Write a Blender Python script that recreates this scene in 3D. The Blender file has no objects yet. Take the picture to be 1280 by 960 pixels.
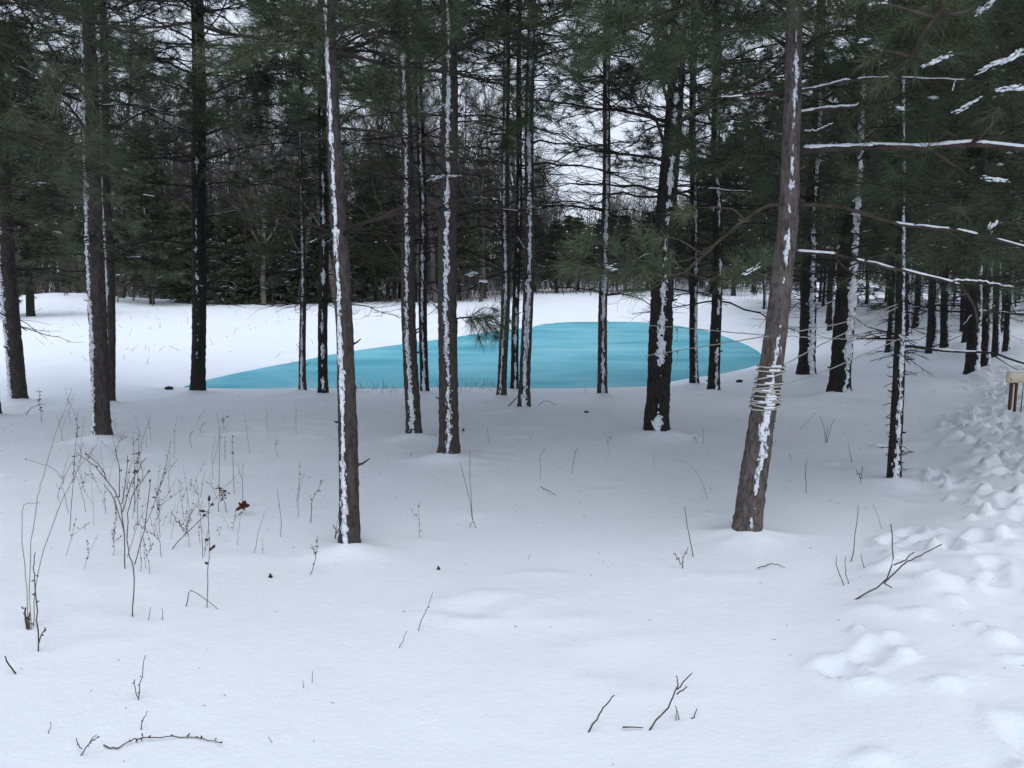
import bpy, math, random
import numpy as np

sc = bpy.context.scene
C = sc.collection
R = math.radians
RS = np.random.default_rng

# ------------------------------------------------------------------ camera
F = 1005.0                       # focal length in photo pixels (1280 wide)
CAM = np.array([0.0, 0.0, 1.6])
HOR = 345.0
PITCH = math.atan((480 - HOR) / F)
CP, SP = math.cos(PITCH), math.sin(PITCH)
cam_d = bpy.data.cameras.new('camera')
cam = bpy.data.objects.new('camera', cam_d)
C.objects.link(cam)
cam.location = CAM
cam.rotation_euler = (math.pi / 2 - PITCH, 0, 0)
cam_d.sensor_width = 36
cam_d.lens = 36 * F / 1280
cam_d.clip_start = 0.05
cam_d.clip_end = 3000
sc.camera = cam


def ray(px, py):
    r, u = (px - 640) / F, -(py - 480) / F
    d = np.array([r, CP + u * SP, -SP + u * CP])
    return d


def at(px, py, d):
    """world point seen at a photo pixel, d metres ahead (world y)"""
    v = ray(px, py)
    return CAM + v * (d / v[1])


# ------------------------------------------------------------------ terrain
ZP = -0.62


def plane_pt(px, py, z):
    v = ray(px, py)
    return CAM + v * ((z - CAM[2]) / v[2])


_pp = [(212, 489), (250, 476), (320, 461), (380, 450), (430, 440), (490, 432), (550, 424), (600, 417), (640, 412), (664, 410),
       (678, 405), (720, 402.6), (770, 402), (815, 404), (860, 409), (890, 415), (915, 424), (935, 431), (950, 440), (956, 448),
       (945, 458), (902, 467), (860, 473), (830, 478)]
POND = np.array([plane_pt(x, y, ZP)[:2] for x, y in _pp] + [(2.3, 15.0), (0.0, 14.8), (-3, 14.8), (-5.5, 14.9)])
for _ in range(2):
    nx = np.roll(POND, -1, axis=0)
    POND = np.stack([POND * .75 + nx * .25, POND * .25 + nx * .75], 1).reshape(-1, 2)


def pond_sd(x, y):
    x = np.asarray(x, float); y = np.asarray(y, float)
    best = np.full(x.shape, 1e9)
    inside = np.zeros(x.shape, bool)
    n = len(POND)
    for i in range(n):
        ax, ay = POND[i]; bx, by = POND[(i + 1) % n]
        ex, ey = bx - ax, by - ay
        t = np.clip(((x - ax) * ex + (y - ay) * ey) / (ex * ex + ey * ey + 1e-12), 0, 1)
        dd = (x - ax - t * ex) ** 2 + (y - ay - t * ey) ** 2
        best = np.minimum(best, dd)
        cond = ((ay > y) != (by > y))
        xi = ex * (y - ay) / (by - ay if by != ay else 1e-9) + ax
        inside ^= cond & (x < xi)
    sd = np.sqrt(best)
    return np.where(inside, -sd, sd)


def sstep(a, b, v):
    t = np.clip((v - a) / (b - a), 0, 1)
    return t * t * (3 - 2 * t)


def wav(x, y, s, seed):
    r = RS(seed)
    o = 0
    for k in range(5):
        a = r.uniform(0, 6.283); f = s * r.uniform(.6, 1.7)
        o = o + np.sin((x * math.cos(a) + y * math.sin(a)) * f + r.uniform(0, 6.283))
    return o / 5


def ground(x, y):
    x = np.asarray(x, float); y = np.asarray(y, float)
    sd = pond_sd(x, y)
    far = sstep(15.5, 24, y)
    w = 3.1 + 8 * far
    top = -0.12 * far - (.15 * sstep(7.5, 12, y) * (1 - far)) * (1 - .6 * sstep(3.5, 7, x)) + 0.016 * np.clip(y - 46, 0, 60)
    t = np.clip(sd / w, 0, 1)
    z = ZP + (top - ZP) * t * (2 - t)
    z = np.where(sd < 0, ZP + np.maximum(-.35, sd * .5), z)
    k = np.clip(sd + .35, 0, 1)
    z = z + k * (.035 * wav(x, y, .55, 3) + .018 * wav(x, y, 1.7, 4) + .006 * wav(x, y, 5, 5))
    # the low mound in front of the left wood, the trail bank on the right
    z = z + .75 * np.exp(-(((x + 26.5) / 4.5) ** 2 + ((y - 47) / 5) ** 2))
    tr = trail(x, y)
    z = z + .10 * tr + .25 * sstep(8.3, 12, x) * sstep(6, 10, y)
    return z


def trail(x, y):
    e = x - (0.68 + 0.62 * (y - 2.4) + .2 * np.sin(y * 1.3))
    return sstep(0, .8, e) * sstep(-1, 2, y)


def gz(x, y):
    return float(ground(np.array([x]), np.array([y]))[0])


def hit(px, py, dmin=1.5, dmax=90):
    v = ray(px, py)
    d = np.concatenate([np.arange(dmin, 16, .02), np.arange(16, dmax, .1)])
    p = CAM + v[None] * (d / v[1])[:, None]
    below = p[:, 2] < ground(p[:, 0], p[:, 1])
    i = int(np.argmax(below)) if below.any() else len(d) - 1
    return p[i]


# ------------------------------------------------------------------ materials
def mat(name):
    m = bpy.data.materials.new(name); m.use_nodes = True
    nt = m.node_tree
    return m, nt, nt.nodes['Principled BSDF'], nt.nodes.new, nt.links.new


def ramp(new, stops):
    r = new('ShaderNodeValToRGB')
    e = r.color_ramp.elements
    while len(e) < len(stops): e.new(.5)
    for i, (p, c) in enumerate(stops):
        e[i].position = p; e[i].color = (*c, 1)
    return r


def noise(new, link, vec, scale, detail=4, rough=.6):
    n = new('ShaderNodeTexNoise'); n.inputs['Scale'].default_value = scale
    n.inputs['Detail'].default_value = detail; n.inputs['Roughness'].default_value = rough
    if vec is not None: link(vec, n.inputs['Vector'])
    return n


def snow_mat(name, c=(.82, .865, .93), scale=1.0, bump=.42):
    m, nt, b, new, link = mat(name)
    tc = new('ShaderNodeTexCoord'); geo = new('ShaderNodeNewGeometry')
    n1 = noise(new, link, geo.outputs['Position'], 9 * scale, 6, .65)
    n2 = noise(new, link, geo.outputs['Position'], 55 * scale, 3, .7)
    n3 = noise(new, link, geo.outputs['Position'], 1.3, 3, .5)
    r = ramp(new, [(.3, tuple(v * .955 for v in c)), (.7, c)])
    link(n3.outputs['Fac'], r.inputs['Fac']); link(r.outputs['Color'], b.inputs['Base Color'])
    b.inputs['Roughness'].default_value = .7
    b.inputs['Specular IOR Level'].default_value = .2
    ad = new('ShaderNodeMath'); ad.operation = 'MULTIPLY_ADD'; ad.inputs[1].default_value = .35
    link(n2.outputs['Fac'], ad.inputs[0]); link(n1.outputs['Fac'], ad.inputs[2])
    bp = new('ShaderNodeBump'); bp.inputs['Strength'].default_value = bump; bp.inputs['Distance'].default_value = .02
    link(ad.outputs['Value'], bp.inputs['Height']); link(bp.outputs['Normal'], b.inputs['Normal'])
    return m


M_snow = snow_mat('snow_ground')
M_clump = snow_mat('snow_clump', (.78, .81, .86), 2.0, .5)


def streak_mat(name, holes, c=(.74, .77, .82)):
    """thin snow plastered on bark or needles, dark flecks showing through"""
    m, nt, b, new, link = mat(name)
    geo = new('ShaderNodeNewGeometry')
    mp = new('ShaderNodeMapping'); mp.inputs['Scale'].default_value = (1, 1, .7)
    link(geo.outputs['Position'], mp.inputs['Vector'])
    n1 = noise(new, link, mp.outputs['Vector'], 62, 3, .65)
    n2 = noise(new, link, mp.outputs['Vector'], 14, 3, .6)
    ad = new('ShaderNodeMath'); ad.operation = 'MULTIPLY_ADD'; ad.inputs[1].default_value = .6
    link(n2.outputs['Fac'], ad.inputs[0]); link(n1.outputs['Fac'], ad.inputs[2])
    r = ramp(new, [(holes - .05, (.05, .043, .038)), (holes + .03, tuple(v * .62 for v in c)), (holes + .12, c)])
    link(ad.outputs['Value'], r.inputs['Fac']); link(r.outputs['Color'], b.inputs['Base Color'])
    b.inputs['Roughness'].default_value = .75; b.inputs['Specular IOR Level'].default_value = .15
    bp = new('ShaderNodeBump'); bp.inputs['Strength'].default_value = .6; bp.inputs['Distance'].default_value = .01
    link(ad.outputs['Value'], bp.inputs['Height']); link(bp.outputs['Normal'], b.inputs['Normal'])
    return m


M_streak = streak_mat('bark_snow', .66)
M_tuftsnow = streak_mat('needle_snow', .70, (.70, .74, .78))


def bark_mat(name, dark, mid, light, scale=1.0):
    m, nt, b, new, link = mat(name)
    tc = new('ShaderNodeTexCoord')
    mp = new('ShaderNodeMapping'); mp.inputs['Scale'].default_value = (1, 1, .32)
    link(tc.outputs['Object'], mp.inputs['Vector'])
    vo = new('ShaderNodeTexVoronoi'); vo.inputs['Scale'].default_value = 30 * scale; vo.feature = 'F1'
    nz = noise(new, link, mp.outputs['Vector'], 16 * scale, 5, .7)
    mx = new('ShaderNodeMixRGB'); mx.blend_type = 'ADD'; mx.inputs['Fac'].default_value = .12
    link(mp.outputs['Vector'], mx.inputs['Color1']); link(nz.outputs['Color'], mx.inputs['Color2'])
    link(mx.outputs['Color'], vo.inputs['Vector'])
    big = noise(new, link, tc.outputs['Object'], 2.2, 4, .6)
    ad = new('ShaderNodeMath'); ad.operation = 'MULTIPLY_ADD'; ad.inputs[1].default_value = .6
    link(vo.outputs['Distance'], ad.inputs[0])
    m2 = new('ShaderNodeMath'); m2.operation = 'MULTIPLY_ADD'; m2.inputs[1].default_value = .5; m2.inputs[2].default_value = 0
    link(nz.outputs['Fac'], m2.inputs[0])
    m3 = new('ShaderNodeMath'); m3.operation = 'MULTIPLY_ADD'; m3.inputs[1].default_value = .45
    link(big.outputs['Fac'], m3.inputs[0]); link(m2.outputs['Value'], m3.inputs[2])
    link(m3.outputs['Value'], ad.inputs[2])
    r = ramp(new, [(.30, dark), (.58, mid), (.92, light)])
    link(ad.outputs['Value'], r.inputs['Fac']); link(r.outputs['Color'], b.inputs['Base Color'])
    b.inputs['Roughness'].default_value = .9; b.inputs['Specular IOR Level'].default_value = .15
    bp = new('ShaderNodeBump'); bp.inputs['Strength'].default_value = .9; bp.inputs['Distance'].default_value = .012
    link(ad.outputs['Value'], bp.inputs['Height']); link(bp.outputs['Normal'], b.inputs['Normal'])
    return m


M_bark = bark_mat('pine_bark', (.014, .011, .010), (.040, .033, .030), (.085, .072, .066), 1.5)
M_bark_red = bark_mat('reddish_bark', (.016, .0125, .0115), (.062, .050, .046), (.145, .122, .114), 1.3)
M_bark_dark = bark_mat('dark_bark', (.007, .006, .006), (.018, .016, .0145), (.042, .037, .034), 1.5)


def plain(name, stops, scale=6, rough=.85, spec=.15, rnd=0.0):
    m, nt, b, new, link = mat(name)
    geo = new('ShaderNodeNewGeometry')
    n = noise(new, link, geo.outputs['Position'], scale, 3, .6)
    r = ramp(new, stops)
    link(n.outputs['Fac'], r.inputs['Fac'])
    out = r.outputs['Color']
    if rnd:
        oi = new('ShaderNodeObjectInfo')
        hs = new('ShaderNodeHueSaturation')
        mr = new('ShaderNodeMapRange'); mr.inputs['To Min'].default_value = 1 - rnd; mr.inputs['To Max'].default_value = 1 + rnd
        link(oi.outputs['Random'], mr.inputs['Value']); link(mr.outputs['Result'], hs.inputs['Value'])
        link(out, hs.inputs['Color']); out = hs.outputs['Color']
    link(out, b.inputs['Base Color'])
    b.inputs['Roughness'].default_value = rough
    b.inputs['Specular IOR Level'].default_value = spec
    return m


M_twig = plain('twig_wood', [(.3, (.016, .0135, .012)), (.7, (.048, .040, .035))], 5)
M_twig_warm = plain('warm_branch_wood', [(.3, (.026, .020, .017)), (.7, (.082, .063, .054))], 9)
M_needle = plain('pine_needles', [(.28, (.034, .049, .027)), (.5, (.064, .085, .046)), (.75, (.112, .122, .066))], 1.6, .55, .3, .25)
M_needle_haze = plain('hazed_needles', [(.28, (.036, .051, .031)), (.55, (.068, .086, .051)), (.78, (.105, .12, .07))], 1.0, .6, .25, .3)  # background needles, colour lightened to stand in for haze
M_bare_haze = plain('hazed_bare_twigs', [(.3, (.055, .048, .043)), (.7, (.14, .124, .112))], .7, .9, .1, .3)  # leafless far wood, haze put into the colour by lightening it
M_weed = plain('dry_stalk', [(.3, (.05, .036, .03)), (.7, (.13, .095, .075))], 20)
M_weed_tan = plain('tan_stalk', [(.3, (.16, .125, .09)), (.7, (.30, .25, .19))], 20)
M_pod = plain('seed_pod', [(.3, (.03, .02, .018)), (.7, (.075, .05, .045))], 30)
M_leaf = plain('oak_leaf', [(.3, (.06, .02, .014)), (.7, (.13, .042, .026))], 60)
M_rope = plain('rope_fibre', [(.3, (.30, .28, .25)), (.7, (.52, .49, .45))], 80)
M_stone = plain('dark_stone', [(.3, (.02, .02, .02)), (.7, (.06, .055, .05))], 30)
M_board = plain('cream_board', [(.3, (.60, .54, .42)), (.7, (.74, .68, .56))], 12)
M_board_edge = plain('yellow_frame', [(.3, (.46, .38, .25)), (.7, (.62, .53, .38))], 14)
M_post = plain('brown_post', [(.3, (.075, .04, .03)), (.7, (.15, .085, .062))], 30)
M_ink = plain('faded_ink', [(.3, (.10, .07, .05)), (.7, (.2, .15, .11))], 60)

# ice
m, nt, b, new, link = mat('turquoise_ice')
geo = new('ShaderNodeNewGeometry')
mp = new('ShaderNodeMapping'); mp.inputs['Scale'].default_value = (.14, .36, 1)
mp.inputs['Rotation'].default_value = (0, 0, .12)
link(geo.outputs['Position'], mp.inputs['Vector'])
n1 = noise(new, link, mp.outputs['Vector'], 1.5, 6, .55)
n1.inputs['Distortion'].default_value = .8
r1 = ramp(new, [(.30, (.06, .29, .39)), (.45, (.10, .375, .47)), (.58, (.135, .43, .525)), (.74, (.25, .51, .59))])
link(n1.outputs['Fac'], r1.inputs['Fac'])
n2 = noise(new, link, geo.outputs['Position'], .35, 4, .6)
r2 = ramp(new, [(.42, (0, 0, 0)), (.72, (.75, .75, .75))])
link(n2.outputs['Fac'], r2.inputs['Fac'])
mx = new('ShaderNodeMixRGB'); mx.inputs['Color2'].default_value = (.22, .55, .64, 1)
link(r2.outputs['Color'], mx.inputs['Fac']); link(r1.outputs['Color'], mx.inputs['Color1'])
link(mx.outputs['Color'], b.inputs['Base Color'])
b.inputs['Roughness'].default_value = .62
b.inputs['Specular IOR Level'].default_value = .08
M_ice = m


# ------------------------------------------------------------------ mesh helpers
class MB:
    def __init__(s):
        s.v = []; s.q = []; s.t = []; s.n = 0

    def add(s, V, quads=None, tris=None):
        V = np.asarray(V, np.float32).reshape(-1, 3)
        if quads is not None and len(quads): s.q.append(np.asarray(quads, np.int32) + s.n)
        if tris is not None and len(tris): s.t.append(np.asarray(tris, np.int32) + s.n)
        s.v.append(V); s.n += len(V)

    def tubes(s, paths, radii, sides=4, cap=True):
        paths = np.asarray(paths, float); radii = np.asarray(radii, float)
        if paths.ndim == 2: paths = paths[None]; radii = radii[None]
        Mn, K, _ = paths.shape
        if Mn == 0: return
        T = np.gradient(paths, axis=1)
        T /= np.linalg.norm(T, axis=2, keepdims=True) + 1e-9
        ref = np.where(np.abs(T[:, :1, 2:3]).mean(1, keepdims=True) > .8, np.array([1., 0.2, 0]), np.array([0, 0, 1.]))
        A = np.cross(T, ref); A /= np.linalg.norm(A, axis=2, keepdims=True) + 1e-9
        B = np.cross(T, A)
        ang = np.arange(sides) * 2 * math.pi / sides
        V = paths[:, :, None] + radii[:, :, None, None] * (A[:, :, None] * np.cos(ang)[None, None, :, None] + B[:, :, None] * np.sin(ang)[None, None, :, None])
        k = np.arange(K - 1)[:, None] * sides; j = np.arange(sides)[None]; j2 = (j + 1) % sides
        Q = np.stack([k + j, k + j2, k + sides + j2, k + sides + j], -1).reshape(-1, 4)
        off = np.arange(Mn)[:, None, None] * (K * sides)
        s.add(V.reshape(-1, 3), (Q[None] + off).reshape(-1, 4))

    def blob(s, c, rx, ry, rz, rng, axis=None, nu=8, nv=5, rough=.25):
        u = np.arange(nu) * 2 * math.pi / nu; v = np.linspace(-1, 1, nv + 2)
        V = []
        for vv in v:
            rr = math.sqrt(max(0, 1 - vv * vv))
            for uu in u:
                k = 1 + rng.uniform(-rough, rough)
                V.append((rr * math.cos(uu) * k, rr * math.sin(uu) * k, vv * (1 + rng.uniform(-rough, rough) * .5)))
        V = np.array(V) * np.array([rx, ry, rz])
        if axis is not None:
            a = np.array(axis, float); a /= np.linalg.norm(a)
            side = np.cross(a, (0, 0, 1.)); side /= np.linalg.norm(side) + 1e-9
            up = np.cross(side, a)
            V = V[:, :1] * a + V[:, 1:2] * side + V[:, 2:] * up
        rows = nv + 2
        k = np.arange(rows - 1)[:, None] * nu; j = np.arange(nu)[None]; j2 = (j + 1) % nu
        Q = np.stack([k + j, k + j2, k + nu + j2, k + nu + j], -1).reshape(-1, 4)
        s.add(V + np.array(c), Q)

    def box(s, c, size, bev=.0):
        x, y, z = np.array(size) / 2
        V = np.array([(-x, -y, -z), (x, -y, -z), (x, y, -z), (-x, y, -z), (-x, -y, z), (x, -y, z), (x, y, z), (-x, y, z)]) + np.array(c)
        s.add(V, [(0, 3, 2, 1), (4, 5, 6, 7), (0, 1, 5, 4), (1, 2, 6, 5), (2, 3, 7, 6), (3, 0, 4, 7)])

    def build(s, name, material, parent=None, smooth=True, loc=None):
        me = bpy.data.meshes.new(name)
        V = np.concatenate(s.v) if s.v else np.zeros((0, 3), np.float32)
        q = np.concatenate(s.q) if s.q else np.zeros((0, 4), np.int32)
        t = np.concatenate(s.t) if s.t else np.zeros((0, 3), np.int32)
        me.vertices.add(len(V)); me.vertices.foreach_set('co', V.astype(np.float32).ravel())
        me.loops.add(q.size + t.size)
        me.loops.foreach_set('vertex_index', np.concatenate([q.ravel(), t.ravel()]).astype(np.int32))
        me.polygons.add(len(q) + len(t))
        st = np.concatenate([np.arange(len(q)) * 4, q.size + np.arange(len(t)) * 3]).astype(np.int32)
        me.polygons.foreach_set('loop_start', st)
        me.polygons.foreach_set('use_smooth', np.full(len(q) + len(t), smooth))
        me.update(calc_edges=True)
        me.materials.append(material)
        o = bpy.data.objects.new(name, me); C.objects.link(o)
        if parent is not None: o.parent = parent
        if loc is not None: o.location = loc
        return o


def tag(o, label, cat, group=None, kind=None):
    if label: o['label'] = label
    if cat: o['category'] = cat
    if group: o['group'] = group
    if kind: o['kind'] = kind
    return o


def empty(name, loc, label, cat, group=None):
    o = bpy.data.objects.new(name, None); C.objects.link(o)
    o.empty_display_size = .2
    o.location = loc
    return tag(o, label, cat, group)


def copy_tree(o, parent=None):
    c = o.copy(); C.objects.link(c)
    if parent is not None: c.parent = parent
    for ch in list(o.children): copy_tree(ch, c)
    return c


# ------------------------------------------------------------------ growth helpers
UP = np.array([0, 0, 1.])


def norm(v):
    return v / (np.linalg.norm(v, axis=-1, keepdims=True) + 1e-9)


def grow(rng, P, D, L, K, up, jit):
    t = np.linspace(0, 1, K)
    n = rng.normal(0, 1, (len(P), K, 3)); n[:, 0] = 0
    n = np.cumsum(n, 1) * jit / math.sqrt(K)
    return P[:, None] + D[:, None] * (L[:, None, None] * t[None, :, None]) + UP * (np.asarray(up)[:, None, None] * L[:, None, None] * (t ** 2)[None, :, None]) + n * L[:, None, None]


def kids(rng, paths, n, tmin, tmax, amin, amax, lift, planar=True):
    Mn, K, _ = paths.shape
    idx = np.repeat(np.arange(Mn), n)
    t = rng.uniform(tmin, tmax, len(idx))
    f = t * (K - 1); i = np.minimum(f.astype(int), K - 2); fr = (f - i)[:, None]
    p = paths[idx, i] * (1 - fr) + paths[idx, i + 1] * fr
    T = norm(paths[idx, i + 1] - paths[idx, i])
    if planar:
        S = norm(np.cross(T, UP)) * np.where(rng.random(len(idx)) < .5, -1, 1)[:, None]
    else:
        S = norm(np.cross(T, norm(rng.normal(0, 1, (len(idx), 3)))))
    a = rng.uniform(amin, amax, len(idx))[:, None]
    D = norm(T * np.cos(a) + S * np.sin(a) + UP * (rng.normal(lift, .18, len(idx)))[:, None])
    return idx, t, p, D


def taper(L, K, r0, r1):
    t = np.linspace(0, 1, K)
    return r0[:, None] * (1 - t) + r1[:, None] * t


def needles(mb, rng, P, D, n, L, w, lo=.25, hi=1.25, back=.09, droop=.12):
    if len(P) == 0: return
    P = np.repeat(P, n, 0); D = np.repeat(D, n, 0); N = len(P)
    A = norm(np.cross(D, norm(rng.normal(0, 1, (N, 3)))))
    a = rng.uniform(lo, hi, N)[:, None]
    d = norm(D * np.cos(a) + A * np.sin(a) - UP * droop)
    P = P - D * rng.uniform(0, back, N)[:, None]
    l = (L * rng.uniform(.7, 1.15, N))[:, None]
    s = norm(np.cross(d, norm(rng.normal(0, 1, (N, 3))))) * (w / 2)
    V = np.stack([P - s, P + s, P + d * l], 1).reshape(-1, 3)
    mb.add(V, None, np.arange(N * 3).reshape(-1, 3))


def crown(rng, axis, h_dead, h_live, H, spread, dens, lod, wood, leaf, snow, droop=0.0, snowy=.05, az=None, whorl=.42, stubby=False):
    """pine crown: whorls of limbs round the trunk axis; dead limbs low down, needle tufts higher"""
    nl, wn, Ln, sides = lod
    hs = np.arange(h_dead, H - .15, whorl) + rng.uniform(-.1, .1, len(np.arange(h_dead, H - .15, whorl)))
    P = []; D = []; Ls = []; live = []
    for h in hs:
        nb = rng.integers(3, 6)
        a0 = rng.uniform(0, 6.28)
        for k in range(nb):
            if rng.random() > dens: continue
            a = a0 + k * 6.283 / nb + rng.uniform(-.35, .35)
            if az is not None and rng.random() < .5: a = az + rng.normal(0, .7)
            isl = h + rng.normal(0, .25) > h_live
            fr = np.clip((H + (1.5 if H < 10.5 else 0) - h) / max(.5, H - h_live), 0, 1)
            L = spread * (.25 + .75 * min(1, fr * 1.3)) * rng.uniform(.65, 1.1)
            if not isl: L = spread * rng.uniform(.3, .85)
            el = rng.normal(.28 if isl else .12, .14) + .5 * (1 - fr) * isl - droop
            P.append((*axis(h), h)); D.append((math.cos(a) * math.cos(el), math.sin(a) * math.cos(el), math.sin(el))); Ls.append(L); live.append(isl)
    if not P: return
    P = np.array(P); D = np.array(D); Ls = np.array(Ls); live = np.array(live)
    K = 8
    up = rng.normal(-.16, .12, len(P))
    p1 = grow(rng, P, D, Ls, K, up, .05)
    r0 = .0045 + .0070 * Ls
    wood.tubes(p1, taper(Ls, K, r0, r0 * .25), max(4, sides))
    # live side shoots
    def shoots(sel, n2, n3, tufts):
        if not sel.any(): return
        b = p1[sel]; bl = Ls[sel]
        i2, t2, q, d2 = kids(rng, b, n2, .22, 1.0, .5, 1.15, .08)
        L2 = bl[i2] * (.16 + .42 * (1 - t2)) * rng.uniform(.6, 1.2, len(i2)) + .08
        p2 = grow(rng, q, d2, L2, 5, rng.normal(.05, .12, len(q)), .06)
        wood.tubes(p2, taper(L2, 5, .0028 + .004 * L2, .0018 + 0 * L2), sides - 1 if sides > 3 else 3)
        i3, t3, q3, d3 = kids(rng, p2, n3, .3, 1.0, .4, 1.0, .12)
        L3 = L2[i3] * rng.uniform(.25, .5, len(i3)) + .05
        p3 = grow(rng, q3, d3, L3, 3, rng.normal(.08, .1, len(q3)), .06)
        wood.tubes(p3, taper(L3, 3, .0022 + 0 * L3, .0014 + 0 * L3), 3)
        if tufts:
            tp = np.concatenate([p2[:, -1], p3[:, -1], b[:, -1]])
            td = np.concatenate([norm(p2[:, -1] - p2[:, -2]), norm(p3[:, -1] - p3[:, -2]), norm(b[:, -1] - b[:, -2])])
            keep = rng.random(len(tp)) < .93
            needles(leaf, rng, tp[keep], td[keep], nl, Ln, wn)
            ii = rng.random(len(tp)) < snowy * 1.8
            for c, dd in zip(tp[ii], td[ii]):
                s = rng.uniform(.007, .02) * (1 + 1.0 * (Ln > .15))
                snow.blob(c - dd * .03 + UP * s * .5, s * rng.uniform(1.0, 2.0), s, s * .6, rng, dd, 6, 3, .4)
    shoots(live, 9, 3, True)
    shoots(~live, 9, 3, False)
    # a ridge of snow along some limbs
    for i in range(len(P)):
        if rng.random() < snowy * 5:
            a, bq = sorted(rng.uniform(.0, .9, 2))
            kk = np.linspace(a, bq, 7) * (K - 1)
            i0 = np.minimum(kk.astype(int), K - 2); fr = (kk - i0)[:, None]
            pp = p1[i, i0] * (1 - fr) + p1[i, i0 + 1] * fr
            rr = r0[i] * (1 - .7 * np.linspace(a, bq, 7)) * rng.uniform(.45, .95, 7) + .001
            rr[0] *= .2; rr[-1] *= .2
            snow.tubes(pp + UP * (rr * .8)[:, None], rr, 5)


LOD_NEAR = (46, .0042, .125, 5)
LOD_MID = (30, .006, .14, 4)
LOD_BACK = (14, .011, .16, 3)
LOD_FAR = (9, .03, .24, 3)


def lod_for(d):
    return LOD_NEAR if d < 8.5 else LOD_MID if d < 14 else LOD_BACK if d < 26 else LOD_FAR


def smooth_noise(rng, n, step):
    m = int(n / step) + 3
    c = rng.uniform(-1, 1, m)
    x = np.arange(n) / step
    i = x.astype(int); f = x - i; f = f * f * (3 - 2 * f)
    return c[i] * (1 - f) + c[i + 1] * f


def trunk_mesh(mb, rng, cx, cy, rr, hz, sides, rough=.07, flare=.3):
    n = len(hz)
    ang = np.arange(sides) * 2 * math.pi / sides
    ph = rng.uniform(0, 6.28, 6)
    lump = np.zeros((n, sides))
    for k in range(3):
        sn = smooth_noise(rng, n, [14, 6, 3][k])
        lump += [.5, .35, .35][k] * sn[:, None] * np.sin(ang[None] * (k + 1) + ph[k] + 2 * smooth_noise(rng, n, 9)[:, None])
    lump = lump * rough + rng.normal(0, rough * .35, (n, sides))
    fl = 1 + flare * np.exp(-np.clip(hz, 0, None) / .13) * (1 + .35 * np.sin(ang * 4 + ph[4]))[None].repeat(n, 0)[:, :].T.T if False else 1 + flare * np.exp(-np.clip(hz, 0, None) / .13)[:, None] * (1 + .35 * np.sin(ang * 4 + ph[4]))[None]
    r = rr[:, None] * (1 + lump) * fl
    V = np.stack([cx[:, None] + r * np.sin(ang)[None], cy[:, None] - r * np.cos(ang)[None], np.repeat(hz[:, None], sides, 1)], -1)
    k = np.arange(n - 1)[:, None] * sides; j = np.arange(sides)[None]; j2 = (j + 1) % sides
    Q = np.stack([k + j, k + j2, k + sides + j2, k + sides + j], -1).reshape(-1, 4)
    mb.add(V.reshape(-1, 3), Q)
    return r


def streak_mesh(mb, rng, fx, fy, fr, h0, h1, phi, hw, cont, whorls, step=.012):
    """wind-plastered snow on one side of the trunk, ragged edges, gaps where cont < 1"""
    n = int((h1 - h0) / step)
    h = h0 + np.arange(n) * step
    a = smooth_noise(rng, n, .22 / step) * .55 + smooth_noise(rng, n, .07 / step) * .35
    gate = np.clip((a + (cont * 2 - .9)) / .35, -.3, 1)
    fade = np.clip((h1 - h) / .6, 0, 1)
    wid = hw * (.8 + .3 * smooth_noise(rng, n, .35 / step) + .2 * smooth_noise(rng, n, .09 / step)) * gate
    for wh in whorls:
        wid = wid + hw * .8 * np.clip(1 - np.abs(h - wh) / .05, 0, 1)
    base = np.exp(-np.clip(h - h0, 0, None) / .07)
    wid = wid * (1 + .5 * base) * (.25 + .75 * fade)
    m = 15
    u = np.linspace(-1, 1, m)
    ctr = phi + smooth_noise(rng, n, .6 / step) * .12 + smooth_noise(rng, n, .12 / step) * .07
    span = hw * 1.9
    ang = ctr[:, None] + span * u[None] + rng.normal(0, span * .02, (n, m))
    rag = rng.normal(0, 1, (n, m))
    rag = (rag + .8 * np.roll(rag, 1, 0) + .8 * np.roll(rag, 1, 1) + .6 * np.roll(rag, 2, 0)) / 1.65
    val = wid[:, None] / hw - np.abs(span * u)[None] / hw + .40 * rag - .08
    on = val > 0
    thick = np.where(on, .002 + .012 * np.clip(val, 0, .8) ** .6 * (1 + rng.uniform(-.35, .35, (n, m))), -.007)
    thick = thick * np.clip(fr(h) / .07, .45, 1.2)[:, None]
    rad = fr(h)[:, None] * (1.035 + .27 * np.exp(-np.clip(h, 0, None) / .13)[:, None]) + thick
    V = np.stack([fx(h)[:, None] + rad * np.sin(ang), fy(h)[:, None] - rad * np.cos(ang), np.repeat((h + 0)[:, None], m, 1)], -1)
    cnt = on[:-1, :-1].astype(int) + on[1:, :-1] + on[:-1, 1:] + on[1:, 1:]
    ii, jj = np.nonzero(cnt >= 2)
    if len(ii):
        k = ii * m + jj
        mb.add(V.reshape(-1, 3), np.stack([k, k + 1, k + m + 1, k + m], -1))


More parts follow.
